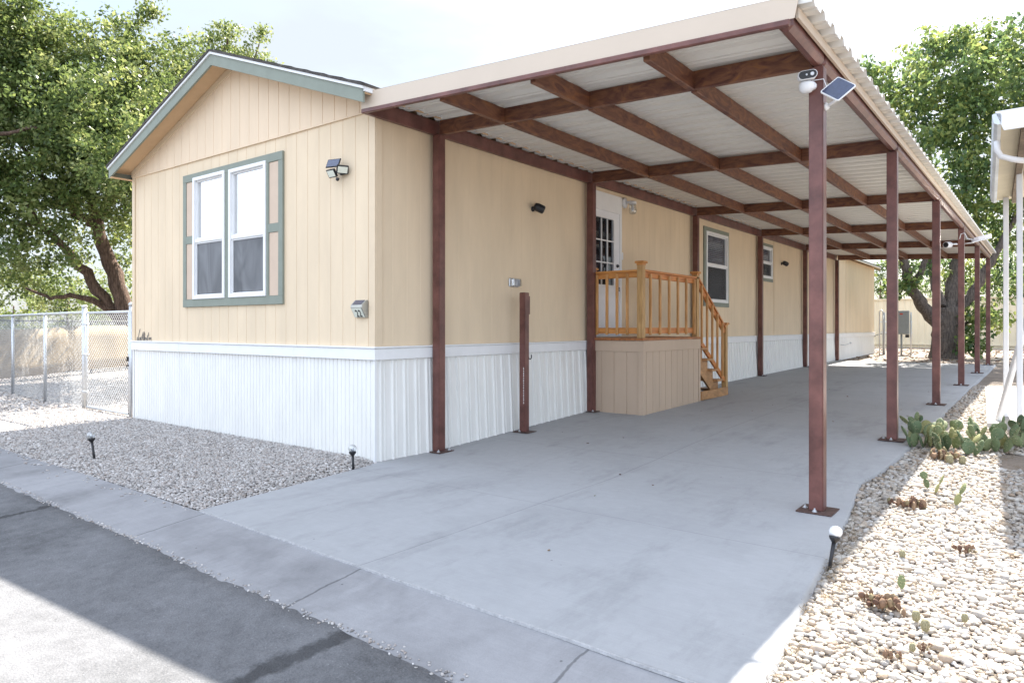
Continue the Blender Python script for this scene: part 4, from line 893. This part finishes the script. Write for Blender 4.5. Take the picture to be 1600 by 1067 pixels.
limb(k, [at(148, 345, 21), at(190, 290, 21.2), at(230, 220, 21.5), at(250, 140, 21.5)], .14, .03, 8, .07, 5)
limb(k, [at(60, 350, 20.2), at(30, 350, 20), at(-20, 330, 19.5)], .07, .02, 8, .05, 6)
limb(k, [at(140, 300, 20.8), at(100, 240, 20.5), at(70, 160, 20.2), at(60, 80, 20)], .11, .02, 8, .07, 7)
k.build('trunk', M['bark'], t1)
bs = [bl(60, 130, 20, 105), bl(150, 120, 20.5, 85), bl(215, 70, 21, 48), bl(215, 150, 21, 75), bl(262, 170, 21.5, 55), bl(30, 240, 20, 105), bl(130, 235, 20, 95), bl(205, 240, 21, 70), bl(70, 330, 20.5, 75, 50), bl(150, 305, 20, 62, 45),
      bl(195, 330, 21.5, 50, 60), bl(15, 380, 20, 60, 45), bl(-20, 120, 20, 120), bl(40, 40, 20, 75, 45), bl(205, 30, 21, 20, 26), bl(8, 430, 21, 55, 32), bl(80, 460, 23, 60, 28), bl(110, 390, 21.5, 32, 22), bl(255, 95, 21.5, 42), bl(280, 130, 22, 36), bl(165, 60, 21, 40, 30), bl(90, 60, 20, 55, 40), bl(235, 15, 21, 13, 26), bl(200, 200, 20.5, 60), bl(190, 380, 22.5, 30, 60), bl(160, 250, 20, 70, 60), bl(300, 85, 22, 26, 30), bl(315, 120, 22, 24, 24), bl(60, 400, 19.5, 60, 40), bl(20, 320, 19, 70, 50), bl(120, 360, 19.3, 40, 26), bl(180, 290, 19.8, 50, 60), bl(200, 400, 23, 26, 50), bl(60, 430, 22, 60, 24), (-11.3, 5.6, 4.6, 2.3, 2.2, 1.3), (-13.6, 5.2, 5.6, 2.0, 2.2, 1.5), (-10.4, 8.0, 4.6, 1.8, 2.0, 1.2), (-14.5, 3.6, 7.0, 1.8, 1.8, 1.6), (-12.3, 3.6, 5.4, 1.6, 1.8, 1.2), (-9.5, 5.5, 4.5, 1.7, 2, 1.1), (-9.0, 3.4, 4.0, 1.4, 1.5, .8)]  # closing blobs: mostly hidden crown added to throw dappled shade on the side yard
leaves('crown', crown(bs, 36, .40, 11), 36, .125, M['leafA'], t1, .3, 3)
# far left tree
TB = at(-150, 560, 19); TB.z = .2
t2 = thing('shade_tree', 'leafy tree whose crown fills the upper left corner', 'tree', TB, 'broadleaf trees behind the home')
k = MB(); limb(k, [TB, at(-140, 400, 19), at(-110, 250, 19), at(-60, 100, 19)], .3, .08, 10, .05, 8); limb(k, [at(-140, 400, 19), at(-80, 300, 19), at(0, 210, 18.5), at(60, 200, 18.5)], .15, .03, 8, .06, 9); k.build('trunk', M['bark'], t2)
leaves('crown', crown([bl(-60, 60, 19, 95), bl(-100, 200, 19, 120), bl(-20, -20, 19, 70), bl(15, 20, 19, 40, 30), bl(-60, 320, 19, 90, 60), bl(-90, 430, 19, 80, 40)], 26, .40, 12), 36, .125, M['leafA'], t2, .3, 4)
# paler tree behind
TB = at(330, 560, 31); TB.z = .3
t3 = thing('shade_tree', 'paler feathery tree rising behind the gable ridge', 'tree', TB, 'broadleaf trees behind the home')
k = MB(); limb(k, [TB, at(330, 400, 31), at(340, 250, 31), at(350, 110, 31), at(355, 55, 31)], .3, .05, 8, .08, 10); limb(k, [at(340, 250, 31), at(380, 150, 31), at(405, 70, 31)], .12, .03, 6, .06, 11); limb(k, [at(340, 250, 31), at(290, 150, 31), at(270, 90, 31)], .12, .03, 6, .06, 12); k.build('trunk', M['bark'], t3)
leaves('crown', crown([bl(345, 90, 31, 40, 40), bl(395, 88, 31, 30, 30), bl(360, 60, 31, 24, 20), bl(290, 90, 31, 30, 30), bl(330, 100, 31, 40, 34), bl(385, 105, 31, 40, 30), bl(425, 115, 31, 14, 16), bl(350, 45, 31, 12, 12), bl(310, 130, 31, 48), bl(370, 140, 31, 55), bl(270, 120, 31, 40), bl(420, 130, 31, 35), bl(330, 60, 31, 14, 16), bl(410, 50, 31, 9, 12)], 26, .42, 13, .1), 30, .14, M['leafA'], t3, .3, 5, (.4, 1))
# shrubs low behind the screened fence
for i, (px_, py_, f_, rp_, lab) in enumerate(((20, 478, 27, 62, 'low leafy bush behind the tan fence at the left edge'), (105, 470, 29, 60, 'light green bush behind the tan fence between bare branches'), (185, 455, 31, 60, 'light green bush behind the big leaning trunk'))):
    p = at(px_, py_, f_); s_ = thing('bush', lab, 'bush', (p.x, p.y, .3), 'bushes behind the tan fence')
    k = MB(); limb(k, [(p.x, p.y, .25), (p.x+.1, p.y, p.z)], .06, .03, 6, .03, 20+i); k.build('stem', M['bark'], s_)
    leaves('foliage', crown([bl(px_, py_, f_, rp_, rp_*.75), bl(px_-25, py_+30, f_, rp_*.7, 30), bl(px_+25, py_+30, f_, rp_*.7, 30)], 13, .45, 30+i), 30, .14, M['leafA'], s_, .1, 40+i, (.5, 1))
# right mulberry
TB = Vector((2.85, 22.3, .36))
t4 = thing('shade_tree', 'large forked mulberry tree with dark trunk behind the carport', 'tree', TB, 'broadleaf trees behind the home')
f4 = 23.6
def a4(px, py, df=0): return at(px, py, f4+df)
k = MB()
tb = a4(1478, 575); TB2 = Vector((tb.x, tb.y, .3))
limb(k, [TB2, a4(1477, 545), a4(1477, 515), a4(1480, 480)], .47, .37, 16, .03, 30)
k.lathe(TB2-Vector((0, 0, .1)), (0, 0, 1), [(0, .66), (.15, .54), (.4, .46), (.8, .42)], 16)
limb(k, [a4(1468, 505), a4(1440, 478, -.3), a4(1424, 450, -.6), a4(1412, 415, -.8), a4(1400, 360, -1), a4(1390, 290, -1), a4(1400, 200, -1)], .25, .05, 12, .05, 31)
limb(k, [a4(1482, 500), a4(1488, 460, .2), a4(1496, 400, .4), a4(1500, 340, .5), a4(1512, 260, .5), a4(1525, 170, .5)], .27, .06, 12, .05, 32)
limb(k, [a4(1494, 490), a4(1512, 470, -.2), a4(1530, 440, -.4), a4(1555, 400, -.6), a4(1590, 330, -.8), a4(1640, 240, -1)], .21, .05, 10, .05, 33)
limb(k, [a4(1470, 480), a4(1460, 440, .5), a4(1450, 380, .8), a4(1455, 300, 1), a4(1450, 200, 1)], .16, .04, 10, .05, 34)
limb(k, [a4(1424, 450, -.6), a4(1440, 420, -1), a4(1455, 380, -1.3), a4(1470, 300, -1.5)], .13, .03, 8, .05, 35)
limb(k, [a4(1488, 520), a4(1510, 505, -.3), a4(1530, 500, -.6)], .09, .02, 8, .05, 36)
k.build('trunk', M['bark2'], t4)
bs = [bl(1405, 140, 22.5, 62), bl(1480, 120, 22.5, 85), bl(1560, 110, 23, 80), bl(1430, 200, 22, 70), bl(1520, 200, 22, 85), bl(1590, 210, 23, 70), bl(1460, 280, 22.5, 70), bl(1540, 290, 23, 70), bl(1440, 85, 23.5, 32, 26), bl(1365, 115, 22.5, 16, 22), bl(1588, 50, 23, 34, 30), bl(1645, 120, 23, 80), bl(1650, 260, 23, 80),
      bl(1520, 350, 23.5, 55, 45), bl(1590, 360, 23.5, 60, 60), bl(1445, 350, 24, 40, 40), bl(1405, 440, 22.8, 24, 16), bl(1530, 440, 24.5, 45, 40), bl(1580, 440, 24.5, 45, 45), bl(1440, 405, 24.5, 45, 24), bl(1528, 495, 23, 18, 14), bl(1522, 530, 22.6, 10, 16), bl(1560, 500, 24, 35, 22), bl(1500, 60, 23, 40, 22), bl(1478, 420, 25, 30, 25), bl(1400, 385, 22.5, 22, 20)]
leaves('crown', crown(bs, 20, .46, 21), 34, .17, M['leafB'], t4, .7, 22)
for i, (px_, py_, f_, rp_, lab) in enumerate(((1376, 440, 48, 16, 'small conifer top left of the mulberry trunk, above the cream fence'), (1395, 455, 44, 14, 'light green bush top touching the cream fence'), (1480, 430, 46, 60, 'broad green treetop directly behind the mulberry fork'), (1590, 400, 48, 70, 'green treetop beyond the fence behind the white posts'))):
    p = at(px_, py_, f_); s_ = thing('background_tree', lab, 'tree', (p.x, p.y, .4), 'treetops beyond the cream fence'); k = MB(); limb(k, [(p.x, p.y, .3), (p.x, p.y, p.z)], .12, .05, 6, .03, 50+i); k.build('trunk', M['bark'], s_)
    if i == 0: bb_ = [bl(px_, py_-18, f_, 7, 14), bl(px_, py_, f_, 12, 14), bl(px_-3, py_+18, f_, 18, 14), bl(px_+3, py_+28, f_, 22, 14), bl(px_+20, py_-22, f_, 6, 16), bl(px_+19, py_, f_, 10, 20)]
    else: bb_ = [bl(px_, py_, f_, rp_, rp_*.8), bl(px_+5, py_+20, f_, rp_*1.1, rp_*.8)]
    leaves('crown', crown(bb_, 5 if i > 1 else 14, .40, 60+i), 26, .16, M['leafC'], s_, -.3 if i == 0 else .1, 70+i)

# ------------------------------------------------------------------ cacti
def pads(mb_list, base, n, seed, s=1.0, spread=.2):
    """prickly pear: oval pads growing from each other"""
    r_ = random.Random(seed); V = []; F = []; R = []; SP = []
    bv, bf = ico(3)
    def pad(p, az, tilt, L_, W_):
        rv = r_.random(); o = len(V)*0
        up = Vector((math.sin(tilt)*math.cos(az), math.sin(tilt)*math.sin(az), math.cos(tilt))); fa = az+r_.uniform(-1.6, 1.6)
        nn_ = Vector((math.cos(fa), math.sin(fa), 0)); nn_ = (nn_-up*nn_.dot(up)).normalized(); sd = up.cross(nn_); c = p+up*L_*.48
        off = sum(len(q) for q in V); 
        zz = bv[:, 2]; wdt = 1-.22*(zz < 0)*(-zz)
        co = np.array(c)[None]+np.outer(bv[:, 0]*wdt, np.array(sd))*W_*.5+np.outer(bv[:, 1], np.array(nn_))*.013*s+np.outer(zz, np.array(up))*L_*.5
        V.append(co); F.append(bf+off); R.append(np.full(len(bv), rv))
        for q in range(16):
            a, h = r_.uniform(0, 6.28), r_.uniform(.1, .95); sg = r_.choice((-1, 1)); q0 = c+sd*math.cos(a)*W_*.5*h+up*math.sin(a)*L_*.5*h+nn_*sg*.013*s*math.sqrt(max(0, 1-h*h)); SP.append((q0, q0+(nn_*sg+Vector((r_.uniform(-.5, .5), r_.uniform(-.5, .5), r_.uniform(-.2, .6))))*.018*s))
        for q in range(9):
            a = -.6+4.3*q/8; q0 = c+sd*math.cos(a)*W_*.5+up*math.sin(a)*L_*.5; SP.append((q0, q0+(sd*math.cos(a)+up*math.sin(a))*.016*s))
        return c, up, sd, L_, W_
    stack = []
    for i in range(n):
        if not stack or r_.random() < .42:
            p = base+Vector((r_.uniform(-spread, spread), r_.uniform(-spread, spread), 0)); q = pad(p, r_.uniform(0, 6.28), r_.uniform(.0, .6), r_.uniform(.13, .19)*s, r_.uniform(.09, .14)*s)
        else:
            c, up, sd, L_, W_ = r_.choice([q for q in stack if q[0].z < base.z+.15*s] or stack); a = r_.uniform(.3, 2.84); p = c+sd*math.cos(a)*W_*.45+up*math.sin(a)*L_*.45; d = sd*math.cos(a)+up*(.5+math.sin(a))
            q = pad(p, math.atan2(d.y, d.x), min(.8, math.acos(max(-1, min(1, d.normalized().z)))), r_.uniform(.09, .16)*s, r_.uniform(.07, .13)*s)
        stack.append(q)
    return np.concatenate(V), np.concatenate(F), np.concatenate(R), SP
def cactus(x, y, n, seed, label, s=1.0, spread=.15):
    z = float(gz(x, y))+.03; t = thing('prickly_pear', label, 'cactus', (x, y, z), 'prickly pear cacti among the stones')
    V, F, R, SP = pads(None, Vector((x, y, z)), n, seed, s, spread); np_mesh('pads', V-np.array((x, y, z)), F, M['cactus'], R, True, t)
    k = MB()
    for a, c in SP: k.tube([a, c], [.0012, .0004], 3, False)
    k.build('spines', M['spine'], t)
cactus(4.26, 4.55, 12, 1, 'upright prickly pear touching the driveway edge by the second post', 1.0, .10)
cactus(4.44, 3.80, 26, 2, 'wide prickly pear cluster in the sun, centre of the cactus bed', 1.0, .20)
cactus(4.66, 3.66, 26, 3, 'tall prickly pear cluster with round pads before the white slab', 1.05, .20)
cactus(4.90, 4.0, 24, 4, 'shaded prickly pear clump under the white slanting brace', 1.05, .19)
cactus(5.13, 4.35, 20, 5, 'dark green prickly pear cut off by the right picture edge', 1.15, .16)
cactus(4.60, 1.95, 2, 6, 'small prickly pear of few pads alone on the white stones', .62, .02)
cactus(4.70, 1.80, 2, 8, 'tiny two pad prickly pear right of the other small one', .62, .03)
cactus(4.85, 1.55, 2, 9, 'yellowish prickly pear pad beside the dried brown clump', .72, .03)
cactus(4.80, -.55, 1, 10, 'single round green cactus pad behind the dead clump', .42, .005)
def dried(x, y, label, s=1.0, n=14, seed=0):
    z = float(gz(x, y))+.02; t = thing('dried_cactus', label, 'dried cactus', (x, y, z), 'dead brown cactus clumps'); r_ = random.Random(seed); r_np = np.random.default_rng(seed)
    bv, bf = ico(2); n = n*2; V = []; F = []; R = []
    for i in range(n):
        a, rr = r_.uniform(0, 6.28), r_.uniform(0, .07)*s; c = np.array([x+rr*math.cos(a)*1.5, y+rr*math.sin(a), z+r_.uniform(.0, .045)*s]); sc_ = np.array([r_.uniform(.007, .018), r_.uniform(.005, .015), r_.uniform(.010, .030)])*s
        q = bv*(1+.25*np.sin(np.arctan2(bv[:, 1], bv[:, 0])*6)[:, None]*(1-abs(bv[:, 2:3]))+r_np.normal(0, .16, (len(bv), 1)))*sc_; V.append(q+c); F.append(bf+i*len(bv)); R.append(np.full(len(bv), r_.random()))
    np_mesh('dry_pads', np.concatenate(V)-np.array((x, y, z)), np.concatenate(F), M['dry'], np.concatenate(R), False, t)
    k = MB()
    for i in range(10): a = r_.uniform(0, 6.28); k.tube([(x, y, z+.01), (x+math.cos(a)*.06*s, y+math.sin(a)*.05*s, z+r_.uniform(.0, .05)), (x+math.cos(a)*.11*s, y+math.sin(a)*.1*s, z+.01)], [.002, .0012, .0008], 4, False)
    k.build('dry_stalks', M['straw'], t)
dried(4.56, 1.32, 'dried brown cactus clump left of the yellowish pad', 1.25, 18, 1); dried(4.76, -.86, 'big dried clump with stalks in the near cobbles', 1.0, 18, 2); dried(4.69, -.80, 'small dark dried tuft left of the big dried clump', .55, 7, 6)
dried(4.88, -1.42, 'reddish dead cactus stub nearest the bottom edge', .55, 5, 3); dried(5.00, -1.27, 'pinkish dead cactus stub right of the nearest stub', .5, 4, 4); dried(5.02, .40, 'dried reddish tuft at the edge of the awning shade', .75, 6, 5)
dried(4.60, 3.24, 'dried brown debris at the foot of the cactus bed', 1.6, 18, 7)
M['rib'] = rnd_mat('ribbed_cactus', [(.12, .11, .06), (.22, .20, .11), (.42, .38, .24)], .8, bump=.8)
def barrel(x, y, s, label):
    z = float(gz(x, y))+.02; v, f = ico(3); a = np.arctan2(v[:, 1], v[:, 0]); V = v*(1+.18*np.cos(a*11)*np.sqrt(np.clip(1-v[:, 2]**2, 0, 1)))[:, None]*np.array([.62, .62, 1])*s
    V[:, 2] += s*.7; t = np_mesh('small_cactus', V, f, M['rib'], .72+.27*np.cos(a*11), True); t.location = (x, y, z); tag(t, label, 'cactus', 'tiny ribbed cacti on the cobbles')
barrel(4.915, -.93, .028, 'small ribbed cactus, left one of the pair beside the big dried clump'); barrel(4.965, -1.03, .030, 'small ribbed cactus, right one of the pair beside the big dried clump'); barrel(5.10, -.80, .022, 'tiny ribbed cactus alone at the far right of the cobbles')
barrel(4.71, .06, .026, 'ribbed cactus sprout nearest the frosted path light'); barrel(4.95, -1.30, .020, 'tiny ribbed cactus between the two dead stubs')
barrel(4.66, 3.10, .05, 'striped barrel cactus in front of the prickly pears, left one'); barrel(4.76, 3.14, .045, 'striped barrel cactus in front of the prickly pears, right one')

# dry grass and litter along the slab edge; leaves on the drive
k = MB(); r_ = random.Random(5)
def tuft(x, y, n=8, L_=.07):
    for i in range(n):
        a = r_.uniform(0, 6.28); z = float(gz(x, y))+.03; q = (x+r_.uniform(-.03, .03), y+r_.uniform(-.04, .04))
        k.tube([(q[0], q[1], z-.01), (q[0]+math.cos(a)*L_*.5, q[1]+math.sin(a)*L_*.5, z+r_.uniform(.0, .02)), (q[0]+math.cos(a)*L_, q[1]+math.sin(a)*L_, z+r_.uniform(-.01, .015))], [.0013, .001, .0006], 3, False)
for i in range(46): y = r_.choice((-1.7, -.9, -.5, .2, .9, 1.5, 2.2))+r_.gauss(0, .22); tuft(xr(y)+.03+abs(r_.gauss(0, .05)), y, 7, r_.uniform(.03, .08))
for i in range(60): tuft(r_.uniform(4.35, 5.2), r_.uniform(3.2, 5.0), 8, .09)
for i in range(90): tuft(r_.uniform(4.4, 5.4), r_.uniform(-1.9, 2.9), 7, .05)
o = k.build('dry_grass', M['straw']); o['kind'] = 'stuff'; o['label'] = 'dry straw and litter along the driveway edge'
x = rng.uniform(.3, 4.0, 26); y = rng.uniform(-1.8, 14, 26)
o = scatter('leaf_litter', np.stack([x, y, np.interp(y, GY, GZ)+.006], -1), rng.uniform(.006, .014, 26), 1, M['dry'], .3); o['kind'] = 'stuff'; o['label'] = 'few dry leaf scraps on the driveway'
x = rng.uniform(-2, 9, 1500); y = rng.uniform(19.3, 33, 1500)
o = scatter('leaf_litter', np.stack([x, y, np.interp(y, GY, GZ)-.035], -1), rng.uniform(.02, .06, 1500), 1, M['dry'], .3); o['kind'] = 'stuff'; o['label'] = 'fallen brown leaves on the dirt under the mulberry'
k = MB()   # debris line at the asphalt edge
x = rng.uniform(-6, 5, 900); y = np.interp(x, [-3, 4], [-2.50, -2.65])+rng.normal(0, .02, 900)
o = scatter('debris', np.stack([x, y, np.full(900, -.060)], -1), rng.uniform(.003, .010, 900), 1, M['gravel'], .6); o['kind'] = 'stuff'; o['label'] = 'grit gathered where asphalt meets the gutter'
print('faces', sum(len(o.data.polygons) for o in sc.objects if o.type == 'MESH'))
